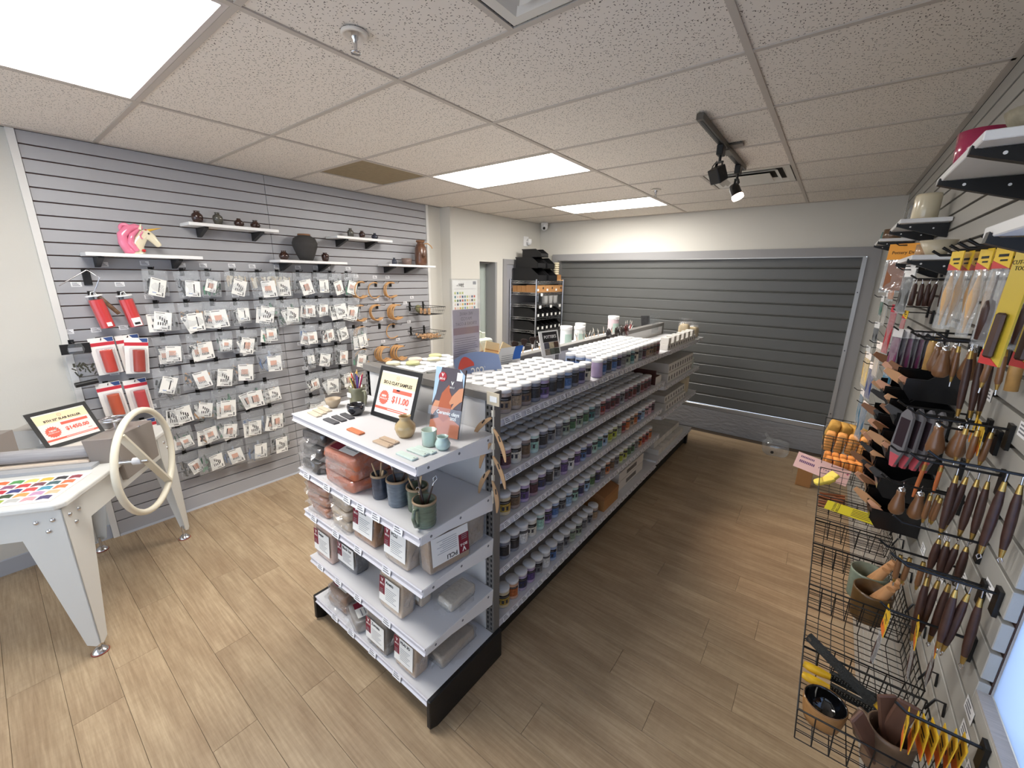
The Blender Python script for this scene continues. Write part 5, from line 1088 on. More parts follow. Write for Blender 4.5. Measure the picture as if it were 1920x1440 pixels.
# big yellow tool sleeves beside the window
for k, (x, y) in enumerate(((1.90, .64), (1.945, .64))):
    t = thing('tool_sleeve', f'long yellow sleeve with dark-handled tool by the window, {("outer", "inner")[k]} one', 'package', (x, y, 1.975), (0, .03, .35), 'yellow tool sleeves')
    part('sleeve', MB().box(-.002, .002, -.027, .027, -.24, 0), mat('sleeve_yellow', (210, 182, 62), .35), t); part('red_foot', MB().prism([(-.027, -.24), (.027, -.24), (.027, -.21)], -.003, -.002, 'x'), redc, t); part('tool_handle', MB().box(-.012, -.003, -.012, .012, -.225, -.13), wood_k, t, bevel=.004)
    text('lettering', 'CUT-OUT\nTOOL', .012, t, frame_m((-.0024, 0, -.035), (0, -1, 0), (0, 0, 1)), ink_m, ext=.0002)
rhook(.64, 1.99, .14, 'black prong hook carrying the yellow tool sleeves', .004)
# grey and pink pointed packets
rhook(1.14, 1.512, .17, 'black hook carrying the pointed grey packets')
for k, x in enumerate((1.865, 1.89, 1.915, 1.94)):
    t = thing('blade_packet', f'grey pouch with pink tip, {ordw(k + 1)} from the aisle on third tier', 'package', (x, 1.14, 1.50), (0, .05, .5), 'grey and pink pouches')
    part('pouch', MB().prism([(-.025, -.02), (0, .012), (.025, -.02), (.03, -.13), (.012, -.19), (-.012, -.19), (-.03, -.13)], -.004, .004, 'x'), mat('pouch_grey', (120, 118, 122), .3, coat=.3), t); part('pink_tip', MB().prism([(-.02, -.155), (.02, -.155), (.008, -.2), (-.008, -.2)], -.005, .005, 'x'), mat('pouch_pink', (200, 90, 100), .4), t); part('dark_window', MB().box(-.0046, -.004, -.02, .02, -.125, -.03), mat('pouch_dark', (56, 44, 50), .25), t)
# yellow cards low on the wall
def ycard(x, y, z, lb, h=.075, w=.05, tool=False):
    t = thing('tag_card', lb, 'card', (x, y, z), (0, R.uniform(-.08, .08), R.uniform(-.12, .12) - .06), 'yellow product cards')
    part('card', MB().box(-.0008, .0008, -w / 2, w / 2, -h, .008), yel, t); part('orange_band', MB().box(-.0012, -.0008, -w / 2, w / 2, -h, -h * .62), mat('card_orange', (226, 116, 44), .5), t); part('print', MB().box(-.0012, -.0008, -w * .3, w * .3, -h * .3, -h * .22).box(-.0012, -.0008, -w * .3, w * .1, -h * .45, -h * .4).cyl((-.0012, w * .25, -h * .75), (-.0008, w * .25, -h * .75), .006, n=12), ink_m, t)
    if tool: part('pouch', MB().grid(lambda u, v: (-.004 * math.sin(PI * u), (u - .5) * w, -h - .09 * v), 3, 4), bag_m, t); part('tool', MB().lathe([(.002, -.165), (.005, -.14), (.005, -.1), (.002, -.075)], 8), wood_k, t)
rhook(.61, 1.095, .17, 'black hook carrying yellow cards above the wire baskets')
for k, x in enumerate((1.85, 1.905, 1.945)): ycard(x, .61, 1.088, f'orange and yellow tool card above the wire baskets, {ordw(k + 1)} from hook tip', .062, tool=True)
rhook(.40, 1.0, .14, 'black hook below the window sill carrying yellow cards')
for k, x in enumerate((1.885, 1.9, 1.912, 1.926, 1.942, 1.957, 1.97)): ycard(x, .40, .99, f'yellow card below the window sill, {ordw(k + 1)} from hook tip', .07)
rhook(.30, .93, .14, 'lowest black hook at the bottom edge of the picture')
for k, x in enumerate((1.885, 1.91, 1.935)): ycard(x, .30, .92, f'yellow card at the very bottom edge, {ordw(k + 1)} from hook tip', .07)
rhook(.86, 1.53, .12, 'black hook carrying small yellow boxed cards')
for k in range(4): ycard(1.955 + .0 * k - .0, .88 - .025 * k, 1.56 - .004 * k, f'small yellow card in the group beside window tags, {ordw(k + 1)} from the far side', .06, .04)
for y, z in ((.74, 1.36), (.63, 1.225), (.79, 1.15), (1.0, 1.15), (.5, .93), (.42, .9), (.36, .86), (.74, 1.58), (.66, 1.6), (.58, 1.62), (.95, 1.06), (1.2, 1.0), (1.04, 1.6), (.52, .98), (1.3, 1.65), (.9, 1.85)): rtag(y, z)
# ---- shelves with pottery
def rshelf(lb, ya, yb, z, xf, brs):
    t = thing('display_shelf', lb, 'shelf', (XR, (ya + yb) / 2, z), group='white display shelves on the slat walls'); L_ = (yb - ya) / 2
    part('board', MB().box(xf - XR, -.004, -L_, L_, -.02, 0), white_m, t, bevel=.002); d = XR - xf
    for b in brs:
        y = b - (ya + yb) / 2
        br = part('bracket', MB().prism([(-.002, -.022), (-d + .01, -.022), (-d - .004, -.012), (-d - .006, -.03), (-d + .03, -.042), (-.03, -.085), (-.002, -.09)], y - .012, y + .012, 'y'), black_m, t)
        part('rivet', MB().cyl((-d * .75, y - .0135, -.035), (-d * .75, y - .012, -.035), .004, n=8), white_m, br); part('rivet', MB().cyl((-d * .3, y - .0135, -.045), (-d * .3, y - .012, -.045), .004, n=8), white_m, br)
rshelf('white shelf high on right wall with pink pot and grey tray', .70, 1.24, 2.215, 1.80, (.78, 1.16)); rshelf('white shelf beside the window above yellow tool sleeves', -.15, .46, 2.0, 1.80, (.41, -.08)); rshelf('white shelf with the tall cream pot on the right wall', 2.29, 2.85, 2.215, 1.807, (2.36, 2.76)); rshelf('white shelf with tan bowl on the right wall', 1.81, 2.43, 2.018, 1.838, (1.88, 2.34)); rshelf('farthest white shelf on the right wall', 3.5, 4.1, 2.215, 1.80, (3.58, 4.0))
pot('rough_tray', 'rough grey oval dish on the high right shelf', 'dish', [(0, 0), (.05, 0), (.07, .03), (.078, .05), (.07, .05), (.04, .012), (0, .01)], (1.915, .80, 2.216), mat('rough_grey', (150, 142, 122), .85, bump=.6, bscale=60, var=.3, vscale=30))
pot('pink_pot', 'crimson pink ribbed pot on the high right shelf', 'pot', [(0, 0), (.045, 0), (.05, .05), (.052, .1), (.047, .1), (.045, .02), (0, .01)], (1.862, 1.15, 2.216), mat('crimson_glaze', (176, 36, 84), .2, coat=.5, var=.2))
pot('tall_pot', 'tall cream glazed cylinder pot on the right wall shelf', 'pot', [(0, 0), (.05, 0), (.053, .01), (.053, .12), (.05, .135), (.045, .135), (.044, .02), (0, .01)], (1.91, 2.48, 2.2155), mat('cream_glaze', (222, 210, 180), .2, coat=.5), 28)
pot('glass_jar', 'clear glossy jar beside the tall cream pot', 'jar', [(0, 0), (.04, 0), (.042, .01), (.042, .11), (.039, .11), (.038, .012), (0, .01)], (1.90, 2.68, 2.2155), film('clear_jar', alpha=.1, bump=0), 24)
pot('flared_bowl', 'flared beige bowl on the right wall shelf', 'bowl', [(0, 0), (.032, 0), (.036, .01), (.062, .06), (.058, .06), (.03, .014), (0, .012)], (1.92, 1.9, 2.019), mat('beige_glaze', (198, 186, 160), .35, var=.1))
pot('tan_cup', 'tan speckled cup beside the flared bowl', 'cup', [(0, 0), (.038, 0), (.042, .01), (.042, .055), (.038, .055), (.036, .012), (0, .01)], (1.91, 2.06, 2.019), mat('tan_speckle', (186, 148, 110), .3, coat=.3, var=.3, vscale=60))
pot('brown_pot', 'brown glossy pot on the farthest right shelf', 'pot', [(0, 0), (.05, 0), (.06, .05), (.055, .1), (.05, .1), (.05, .03), (0, .01)], (1.89, 3.95, 2.216), mat('brown_gloss', (120, 92, 68), .25, coat=.4, var=.3)); pot('teal_pot', 'small teal pot on the farthest right shelf', 'pot', [(0, 0), (.03, 0), (.035, .05), (.03, .09), (.026, .09), (.028, .02), (0, .01)], (1.86, 4.06, 2.216), mat('teal_gloss', (80, 130, 126), .25, coat=.4))
# ---- far packets
def fp(x, y, z, w, h, body, lb, head=(240, 240, 240), rz=.2, hh=.03, hook=True):
    if hook: rhook(y, z + .002, XR - x + .05, f'black hook carrying the {lb.split(",")[0]}', .0028)
    packet(x, y, z, w, h, lb, body, head, hh=hh, rz=rz)
fp(1.86, 2.35, 2.09, .15, .24, (150, 90, 50), 'orange-headed drill packet, hanging below the tall pot', (240, 160, 40), hh=.07, rz=1.0)
text('lettering', 'Pottery Drill', .022, bpy.data.objects['tool_packet.%03d' % (len([o for o in bpy.data.objects if o.name.startswith('tool_packet')]) - 1)], frame_m((-.0022, 0, -.035), (0, -1, 0), (0, 0, 1)), ink_m, ext=.0002)
fp(1.86, 2.55, 2.02, .1, .22, (200, 120, 50), 'clear packet with an orange sponge tool, under the far shelf'); fp(1.88, 2.2, 1.98, .11, .22, (70, 60, 52), 'clear packet of dark ribs, under the tan bowl shelf'); fp(1.87, 2.05, 1.96, .11, .2, (60, 62, 62), 'clear packet of steel ribs, under the tan bowl shelf')
fp(1.88, 3.3, 1.80, .07, .13, (40, 110, 86), 'small green sponge packet, beside the shutter frame'); fp(1.86, 2.7, 1.85, .1, .2, (170, 168, 160), 'clear packet of pale wires, far end of right wall'); fp(1.87, 2.3, 1.78, .08, .26, (176, 36, 50), 'tall red packet, middle of the far packets', (190, 40, 60)); fp(1.90, 2.15, 1.76, .08, .22, (196, 60, 62), 'red packet with yellow print, beside the tall red one', (236, 196, 40))
fp(1.87, 3.1, 1.63, .09, .13, (36, 36, 40), 'black pad packet, far end of right wall'); fp(1.86, 2.5, 1.56, .12, .2, (190, 186, 176), 'packet of white looped wires, far end of right wall'); fp(1.88, 2.05, 1.53, .1, .13, (70, 130, 160), 'blue sponge packet, beside the purple files')
fp(1.86, 3.2, 1.45, .14, .24, (226, 176, 70), 'yellow chamois packet, beside the shutter frame'); fp(1.85, 2.9, 1.44, .14, .22, (222, 200, 130), 'cream chamois packet, beside the shutter frame'); fp(1.86, 2.6, 1.42, .1, .22, (44, 62, 120), 'dark blue pad packet, far end of right wall'); fp(1.87, 3.0, 1.17, .12, .24, (70, 120, 150), 'pale blue pad packet, far lower right wall'); fp(1.88, 2.7, 1.15, .12, .24, (60, 100, 130), 'steel blue pad packet, far lower right wall')
for k in range(6):
    packet(1.85 + .018 * k, 1.75, 1.70, .06, .2, f'purple and black file packet, {ordw(k + 1)} from the aisle', (44, 26, 40) if k % 2 else (120, 50, 92), (220, 216, 216), hh=.025, rz=.5)
rhook(1.75, 1.705, .17, 'black hook carrying the purple file packets')
# ---- black bins with ribs
def binmesh():
    m = MB()
    for y in (-.11, .106): m.prism([(0, 0), (0, .11), (-.05, .11), (-.085, .075), (-.14, .075), (-.14, .03), (-.12, 0)], y, y + .004, 'y')
    m.box(-.12, 0, -.106, .106, 0, .004); m.box(-.143, -.137, -.11, .11, .03, .05); m.box(-.004, 0, -.106, .106, 0, .11)
    return m.mesh('rib_bin', mat('bin_gloss', (20, 20, 22), .22))
BIN = binmesh()
ribc = [((232, 170, 134), 'salmon wooden'), ((214, 160, 112), 'tan wooden'), ((60, 56, 54), 'dark steel'), ((150, 100, 62), 'brown wooden'), ((40, 60, 150), 'blue rubber')]
bn = 0
for r_, z in enumerate((1.50, 1.37, 1.24, 1.11, .98)):
    for c_, y in enumerate((1.42, 1.67, 1.92)):
        tag(put('rib_bin', BIN, None, (XR - .002, y, z)), f'black wall bin, {ordw(r_ + 1)} row down, {("nearest", "middle", "farthest")[c_]} column', 'bin', 'black wall bins'); bn += 1
        for k in range(2):
            col, nm = ribc[(r_ * 2 + c_ * 3 + k) % 4]
            L_ = .085 + .02 * ((r_ + c_ + k) % 2); w_ = .012 + .004 * ((r_ + k) % 2)
            t = part('rib', MB().prism([(-w_, 0), (w_, 0), (w_ * 1.1, L_ * .6), (w_ * .6, L_), (-w_ * .6, L_), (-w_ * 1.1, L_ * .6)], -.002, .002, 'y'), mat('rib_%d_%d_%d' % col, col, .45, var=.12), loc=(XR - .085 - .02 * k, y - .05 + .08 * k, z + .02), rot=(0, -.95 - .1 * k, R.uniform(-.5, .1)), bevel=.0015)
            tag(t, f'{nm} rib tool in {("nearest", "middle", "farthest")[c_]} bin of {ordw(r_ + 1)} bin row, {ordw(k + 1)} slot', 'rib', 'rib tools in the black bins')
# ---- row of wire baskets
bk = [(.42, .66), (.69, .96), (.985, 1.265), (1.29, 1.50), (1.53, 1.77), (1.80, 2.20), (2.28, 2.70), (2.76, 3.24)]
bw = ['bowl, brown cup and yellow rasps', 'nothing in it, second from window', 'green and brown mugs', 'nothing in it, behind the mugs', 'nothing in it, before the yellow card', 'yellow sponge and brown sticks', 'small orange sponges', 'big orange and tan sponges']
for i, (ya, yb) in enumerate(bk):
    t = thing('wire_basket', f'black wire basket low on right wall with {bw[i]}', 'basket', (XR - .035, (ya + yb) / 2, .745), (0, 0, PI), 'wire baskets on the right slat wall')
    basket(t, yb - ya - .02, .25, .10 if i < 6 else .13, 9, 7 if i < 4 else 5, 3, flare=.008, r=.0015, rr=.0028)
    for s_ in (-1, 1):
        hy = s_ * (yb - ya) * .36; part('hanger', MB().tube([(0, hy, .1), (-.012, hy, .14), (-.03, hy, .14), (-.033, hy, .10)], .003, 6), black_m, t)
ZB = .7485
t = pot('dark_bowl', 'brown bowl with glossy black inside, in the nearest wire basket', 'bowl', [(0, 0), (.05, 0), (.056, .02), (.062, .06), (.06, .066), (.056, .062), (.05, .02), (0, .012)], (1.768, .525, ZB), mat('bowl_outer', (176, 128, 76), .6, var=.2, vscale=40), 28, s=(.8, 1))
part('glaze', MB().lathe([(.049, .064), (.046, .0665), (.044, .06), (.039, .022), (0, .014)], 28), mat('bowl_gloss', (10, 10, 12), .06, coat=.6), t)
t = mug('brown_cup', 'brown mottled cup of dark wooden slabs in nearest wire basket', (1.89, .485, ZB), .047, .115, mat('cup_mottle', (112, 88, 68), .45, var=.5, vscale=18), rz=2.6)
for k, (dx, dy, ln, a) in enumerate(((-.012, .02, .19, .12), (.02, .02, .18, -.2), (.0, -.02, .17, -.5))):
    o = part('wooden_slab', MB().box(-.02, .02, -.005, .005, 0, ln), mat('slab_wood', (104, 72, 56), .6, var=.3, vscale=30, stretch=(1, 1, .2)), loc=(1.89 + dx * .8, .485 + dy * .8, ZB + .015), rot=(a * .5, a, .5 * k), bevel=.003); tag(o, f'dark wooden slab standing in the brown cup, {("tallest", "leaning", "nearest")[k]}', 'tool', 'wooden slabs in brown cup')
def rasp(a, b, lb):
    a, b = Vector(a), Vector(b); d = b - a; t = thing('rasp', lb, 'rasp', group='yellow-handled rasps'); t.matrix_world = frame_m(a, d, (0, 0, 1)); L_ = d.length
    part('blade', MB().box(L_ * .32, L_, -.012, .012, -.012, -.008).box(L_ * .32, L_, -.012, -.0095, -.008, .0).box(L_ * .32, L_, .0095, .012, -.008, 0), mat('rasp_mesh', (58, 60, 60), .45, metal=.5, bump=1, bscale=300), t)
    hm = MB()
    for i in range(int(L_ * .66 / .006)):
        for j in (-1, 0, 1): hm.cbox((L_ * .34 + i * .006, j * .006 + .003 * (i % 2) - .0015, -.0079), (.0028, .0028, .0006))
    ho = part('rasp_teeth', hm, mat('rasp_hole', (190, 192, 190), .3, metal=.8), t); ho['kind'] = 'stuff'
    part('handle', MB().tube([(0, 0, 0), (L_ * .06, 0, .002), (L_ * .2, 0, .002), (L_ * .32, 0, 0)], [.008, .012, .012, .009], 10), mat('rasp_yellow', (236, 186, 34), .4), t); part('bolt', MB().cyl((L_ * .97, 0, -.012), (L_ * .97, 0, .004), .006, n=8), chrome_m, t)
rasp((1.715, .608, .79), (1.915, .598, .785), 'yellow-handled rasp lying along the nearest basket, lower one'); rasp((1.715, .640, .80), (1.915, .637, .79), 'yellow-handled rasp lying along the nearest basket, upper one'); rasp((1.94, .535, .815), (1.715, .662, .885), 'rasp leaning over the basket rim with its handle inside')
for lb, x, y, c, rz in (('grey-green mug of wooden rollers in the third wire basket', 1.88, 1.18, (136, 146, 128), 0), ('brown speckled mug of wooden rollers in the third wire basket', 1.885, 1.065, (104, 76, 42), 0)):
    t = mug('roller_mug', lb, (x, y, ZB), .056, .115, mat('mugc_%d' % c[0], c, .35, coat=.3, var=.25, vscale=30), handle=False)
    for k in range(3):
        a = .5 + k * .9; o = part('wooden_roller', MB().cyl((x - .01 * k, y + .012 * (k - 1), ZB + .02), (x + .035 + .012 * k, y + .02 * (k - 1) - .01, ZB + .155 + .01 * k), .0125, n=12), mat('roller_wood', (206, 152, 104), .5, var=.1)); tag(o, f'wooden roller in the {lb.split(" ")[0]} mug, {ordw(k + 1)} from the aisle', 'roller', 'wooden rollers in mugs')
# pad cards and sponges
def sponge(x, y, z, d, c, lb, rot=(0, 0, 0)): tag(part('sponge', lump(d[0], d[1], d[2], int(x * 1000 + y * 77), .35, .03, 14, 8), mat('sponge_%d_%d_%d' % c, c, .9, bump=.6, bscale=90), loc=(x, y, z), rot=rot), lb, 'sponge', 'sponges in the wire baskets')
for k in range(4): sponge(1.735 + .062 * k, 2.83, ZB + .002, (.055, .07, .14), (244, 178, 104), f'big orange sponge block, {ordw(k + 1)} from the aisle', (0, .1, 0))
for k in range(4): sponge(1.74 + .055 * k, 3.08, ZB + .002, (.07, .1, .16 - .01 * k), (206, 164, 84), f'folded tan sponge behind the orange blocks, {ordw(k + 1)} from the aisle', (.2, .2, .4 * k))
for k in range(6): sponge(1.745 + .036 * k, 2.38, ZB + .05, (.034, .06, .06), (242, 162, 84), f'small orange sponge in the basket behind the pink notice, {ordw(k + 1)} from aisle', (0, 0, .2 * k))
for k in range(5): sponge(1.74 + .04 * k, 2.55, ZB + .002, (.038, .06, .08), (240, 160, 84), f'small orange sponge at back of that basket, {ordw(k + 1)} from the aisle')
sponge(1.735, 2.05, ZB + .07, (.1, .06, .02), (240, 220, 100), 'folded yellow sponge sheet on the wire basket rim', (0, -.5, .3)); sponge(1.76, 2.08, ZB + .085, (.08, .06, .02), (244, 226, 110), 'second yellow sponge sheet overlapping the first', (0, -.8, .6))
for k in range(6): tag(part('brown_stick', MB().cyl((1.72, 1.86 + .03 * k, ZB + .008 + .006 * (k % 2)), (1.83, 1.84 + .035 * k, ZB + .03), .007, n=8), mat('stick_brown', (150, 84, 46), .5, var=.2)), f'brown wooden stick in the sponge sheet basket, {ordw(k + 1)} from the window side', 'stick', 'brown sticks in the wire basket')
nt_ = thing('pink_notice', 'pale pink printed notice sticking out from the wire baskets', 'notice'); nt_.matrix_world = frame_m((1.575, 2.235, .80), (.255, .0, -.05), (.02, .06, .075))
part('sheet', MB().box(0, .27, 0, .1, 0, .002), mat('notice_pink', (246, 208, 206), .5), nt_)
nm_ = MB()
for k in range(9): nm_.box(.02 + .008 * k, .025 + .008 * k, .072, .084, .002, .0024); nm_.box(.02 + .009 * k, .0265 + .009 * k, .04, .056, .002, .0024)
for k in range(5): nm_.box(.12 + .012 * k, .124 + .012 * k, .045, .052, .002, .0024)
no = part('print', nm_, mat('notice_ink', (120, 90, 130), .6), nt_); no['kind'] = 'stuff'
part('print_rings', MB().box(.15, .24, .07, .0705, .002, .0023).box(.15, .24, .03, .0305, .002, .0023).box(.15, .1505, .03, .07, .002, .0023).box(.24, .2405, .03, .07, .002, .0023), mat('notice_line', (214, 160, 160), .6), nt_); part('logo', MB().prism([(.25, .07), (.262, .082), (.262, .066)], .002, .0024, 'z'), mat('notice_logo', (190, 90, 120), .5), nt_)
ncd = thing('needle_card', 'long yellow needle card lying across the wire baskets', 'card'); ncd.matrix_world = frame_m((1.74, 1.67, .86), (.2, -.06, .01), (.05, .1, .08))
part('card', MB().box(0, .2, -.025, .025, 0, .002), mat('card_acid', (222, 204, 40), .45), ncd); text('lettering', "POTTER'S\nNEEDLE", .014, ncd, frame_m((.04, 0, .0024), (0, -1, 0), (1, 0, 0)), ink_m, ext=.0002); pb = MB()
for k in range(5): pb.box(.1, .17, -.016 + .008 * k, -.0135 + .008 * k, .002, .0024)
part('print', pb, ink_m, ncd)['kind'] = 'stuff'
# things on the floor by the shutter
t = thing('plastic_jug', 'clear plastic jug bag slumped on floor at the knee wall', 'jug', (1.36, 4.55, .001))
part('body', lump(.26, .22, .17, 5, .6, .08), film('jug_film', alpha=.12, bump=.5), t); part('spout', MB().tube([(-.06, 0, .13), (-.09, .0, .19), (-.12, 0, .23)], [.03, .016, .014], 8), film('jug_film'), t); part('tap', MB().cyl((-.02, -.108, .06), (-.02, -.12, .06), .016, n=10), blackp_m, t)
tag(part('brown_carton', MB().box(-.06, .06, -.05, .05, 0, .28), mat('kraft', (176, 128, 80), .8, bump=.1), loc=(1.66, 3.9, .001), bevel=.003), 'narrow brown carton standing on floor behind the wire baskets', 'box')
# ================================================================ BACK LEFT: RACK, POSTERS
rk = thing('wire_rack', 'chrome wire shelving rack with black bins in the far corner', 'rack', (-2.12, 4.12, 0)); RD, RL = .45, .71
for x in (0, RD):
    for y in (0, RL): part('post', MB().cyl((x, y, 0), (x, y, 1.88), .0125, n=10), chrome_m, rk)
SZ = (1.855, 1.695, 1.528, 1.349, 1.166, .981, .60, .2)
for z in SZ:
    m = MB()
    for a, b in (((0, 0), (RD, 0)), ((RD, 0), (RD, RL)), ((0, RL), (RD, RL)), ((0, 0), (0, RL))):
        m.beam((a[0], a[1], z), (b[0], b[1], z), .006, .006); m.beam((a[0], a[1], z - .03), (b[0], b[1], z - .03), .006, .006)
        n = 12 if a[1] == b[1] else 18
        for k in range(n):
            f0, f1 = k / n, (k + 1) / n; P0 = V(a[0] + (b[0] - a[0]) * f0, a[1] + (b[1] - a[1]) * f0, z - (.03 if k % 2 else 0)); P1 = V(a[0] + (b[0] - a[0]) * f1, a[1] + (b[1] - a[1]) * f1, z - (0 if k % 2 else .03)); m.beam(P0, P1, .004, .004)
    for k in range(1, 16): m.beam((RD * k / 16, 0, z), (RD * k / 16, RL, z), .004, .004)
    part('shelf', m, chrome_m, rk)
def obin(x, y, z, w, l, h, lb, lab=True, g='black storage bins on the rack'):
    t = thing('storage_bin', lb, 'bin', (x, y, z), (0, 0, 0), g)   # opens towards +x
    m = MB()
    for s_ in (-1, 1): m.prism([(0, 0), (l, 0), (l, h * .45), (l * .72, h), (0, h)], s_ * w / 2 - .003, s_ * w / 2 + .003, 'y')
    m.box(0, l, -w / 2, w / 2, 0, .005).box(0, .005, -w / 2, w / 2, 0, h); part('shell', m, blackp_m, t)
    part('front_lip', MB().box(l - .005, l, -w / 2, w / 2, 0, h * .45), blackp_m, t); part('top_rim', MB().box(-.008, l * .72, -w / 2 - .008, -w / 2 + .003, h - .015, h).box(-.008, l * .72, w / 2 - .003, w / 2 + .008, h - .015, h), blackp_m, t)
    if lab: part('bin_label', MB().box(l, l + .001, -.02, .02, h * .1, h * .4), paper_m, t)
for r_, z, n in ((1, 1.349, 6), (2, 1.166, 6), (3, .981, 5)):
    for k in range(n): obin(-2.07, 4.185 + k * .116, z + .004, .1, .40, .125, f'black storage bin on {("third", "second", "first")[3 - r_]} bin shelf of the rack, {ordw(k + 1)} from left')
for i, (x, y, z, w, l, h) in enumerate(((-2.12, 4.28, 1.86, .21, .44, .17), (-2.1, 4.52, 1.86, .21, .44, .17), (-2.09, 4.30, 2.031, .2, .38, .15), (-2.08, 4.52, 2.031, .19, .38, .15), (-2.03, 4.36, 2.182, .18, .32, .11))): obin(x, y, z, w, l, h, f'large black bin piled on top of the rack, {("bottom left", "bottom right", "middle left", "middle right", "topmost")[i]}', False, 'large black bins on the rack')
kraft = mat('kraft')
for k in range(3): 
    t = thing('kraft_box', f'long kraft box on the upper rack shelf, {ordw(k + 1)} from left at front', 'box', (-1.86, 4.14 + .24 * k, 1.699), group='kraft boxes on the rack'); part('carton', MB().box(0, .17, 0, .235, 0, .1), kraft, t, bevel=.002); part('sticker', MB().box(.17, .171, .03, .07, .02, .05), paper_m, t); part('round_mark', MB().cyl((.17, .18, .06), (.1715, .18, .06), .016, n=12), ink_m, t)
for k in range(3): tag(part('kraft_box', MB().box(-2.1 + .08 * k, -2.025 + .08 * k, 4.14, 4.6, 1.699, 1.79), kraft, bevel=.002), f'kraft box end beside the long boxes, {ordw(k + 1)} from wall', 'box', 'kraft boxes on the rack')
for k in range(3): tag(part('white_tub', MB().lathe([(0, 0), (.045, 0), (.048, .11), (.05, .115), (.044, .115), (0, .11)], 16), mat('tub_white', (216, 216, 214), .5), loc=(-1.76, 4.48 + .13 * k, 1.532)), f'white tub on the rack above the bins, {ordw(k + 1)} from left', 'tub', 'white tubs on the rack')
for y, z in ((4.25, 1.68), (4.22, 1.51), (4.5, 1.51), (4.75, 1.51)): part('shelf_tag', MB().box(RD + .005, RD + .007, y - 4.12 - .025, y - 4.12 + .025, z - .03, z + .01), paper_m, rk)
t = thing('cone_tower', 'cream stacked tower on a wooden block on the rack', 'ornament', (-1.78, 4.80, 1.862)); part('board', MB().box(-.1, .1, -.06, .05, 0, .012), mat('pine'), t); part('block', MB().box(-.055, .055, -.05, .05, .0125, .085), mat('kraft'), t)
for k in range(6): part('ring', MB().lathe([(.0, .086 + .03 * k), (.04, .088 + .03 * k), (.043, .1 + .03 * k), (.035, .114 + .03 * k), (0, .115 + .03 * k)], 14), mat('cream_glaze'), t)
# velvet colour chart on the wall
t = thing('colour_poster', 'white underglaze colour poster with rows of swatches on wall', 'poster', (-2.158, 2.99, 1.475), (0, 0, 0))
part('sheet', MB().box(0, .002, 0, .455, 0, .385), paper_m, t)
fx = frame_m((.0026, .1, .335), (0, 1, 0), (0, 0, 1))
text('lettering', 'Velvet', .085, t, fx @ Matrix.Translation((.01, 0, 0)) @ Matrix(((1, .25, 0, 0), (0, 1, 0, 0), (0, 0, 1, 0), (0, 0, 0, 1))), ink_m, sx=.8); part('rule', MB().box(.002, .0024, .03, .42, .275, .278), mat('print_grey'), t); part('stamp', MB().box(.002, .0024, .37, .43, .33, .37), mat('print_grey'), t)
rr = random.Random(11)
for r_ in range(5):
    for c_ in range(9):
        if r_ == 0 and c_ > 3: continue
        cc = rr.choice([(220, 180, 70), (196, 80, 60), (60, 70, 110), (230, 170, 150), (80, 120, 80), (120, 150, 190), (60, 56, 60), (190, 200, 120), (90, 140, 150), (226, 206, 190)])
        put('swatch', SWP if (r_, c_) != (0, 0) else MB().box(.002, .003, -.014, .014, -.014, .014).mesh('swatch', objc), t, (0, .045 + .044 * c_, .225 - .047 * r_), color=cc)
        if (r_, c_) == (0, 0): SWP = kids(t)[-1].data
# translucent sign seen from behind, clipped on the gondola divider
t = thing('clip_sign', 'tall translucent sign seen from behind above the gondola', 'sign', (.0305, .965, 1.412), (0, 0, 0))
part('acrylic_holder', MB().box(-.006, -.004, -.115, .115, 0, .48).box(.004, .006, -.115, .115, 0, .48), film('acrylic'), t)
part('sheet', MB().box(-.001, .001, -.105, .105, .005, .32), mat('sheet_back', (236, 222, 226), .6), t)
sg_m = mat('sign_faint', (176, 160, 166), .6)
for s_, zz, sz in (('WE HAVE', .295, .026), ('MAYCO', .268, .026), ('STROKE & COAT', .241, .024)): text('lettering', s_, sz, t, frame_m((.0014, 0, zz), (0, -1, 0), (0, 0, 1)), sg_m, sx=.92, ext=.0002)
part('faint_band', MB().box(.001, .0015, -.1, .1, .185, .222), mat('sign_redband', (206, 172, 172), .6), t); ln = MB()
for k in range(12): ln.box(.001, .0014, -.095, .09 - .01 * (k % 3), .03 + k * .012, .033 + k * .012)
part('faint_lines', ln, sg_m, t)['kind'] = 'stuff'
# ================================================================ TOP OF THE GONDOLA, LEFT SIDE
LZ = 1.2855
for i, (x, y) in enumerate([(-.36 + .0775 * r_, .755 + .081 * k) for r_ in range(4) for k in range(6)]):
    o = jar(x, y, LZ - .0, ('cream', 'white', 'tan', 'sage')[i % 4], f'white-lidded jar on the far side of the divider, {ordw(i // 6 + 1)} file, {ordw(i % 6 + 1)} from end panel', grp='jars on the far side of the gondola')
for k, (x, y) in enumerate(((-.36, .755), (-.2825, .836), (-.36, .917), (-.2825, .998), (-.36, 1.079))):
    tag(part('glaze_dish', MB().lathe([(0, 0), (.04, 0), (.041, .012), (.036, .016), (0, .016)], 20), mat('dish_%d' % (k % 3), ((230, 224, 196), (206, 206, 150), (228, 206, 190))[k % 3], .5), loc=(x, y, LZ + .1165)), f'shallow tinted lid lying on a white jar lid, {ordw(k + 1)} from the end panel', 'lid', 'tinted lids on the jar tops')
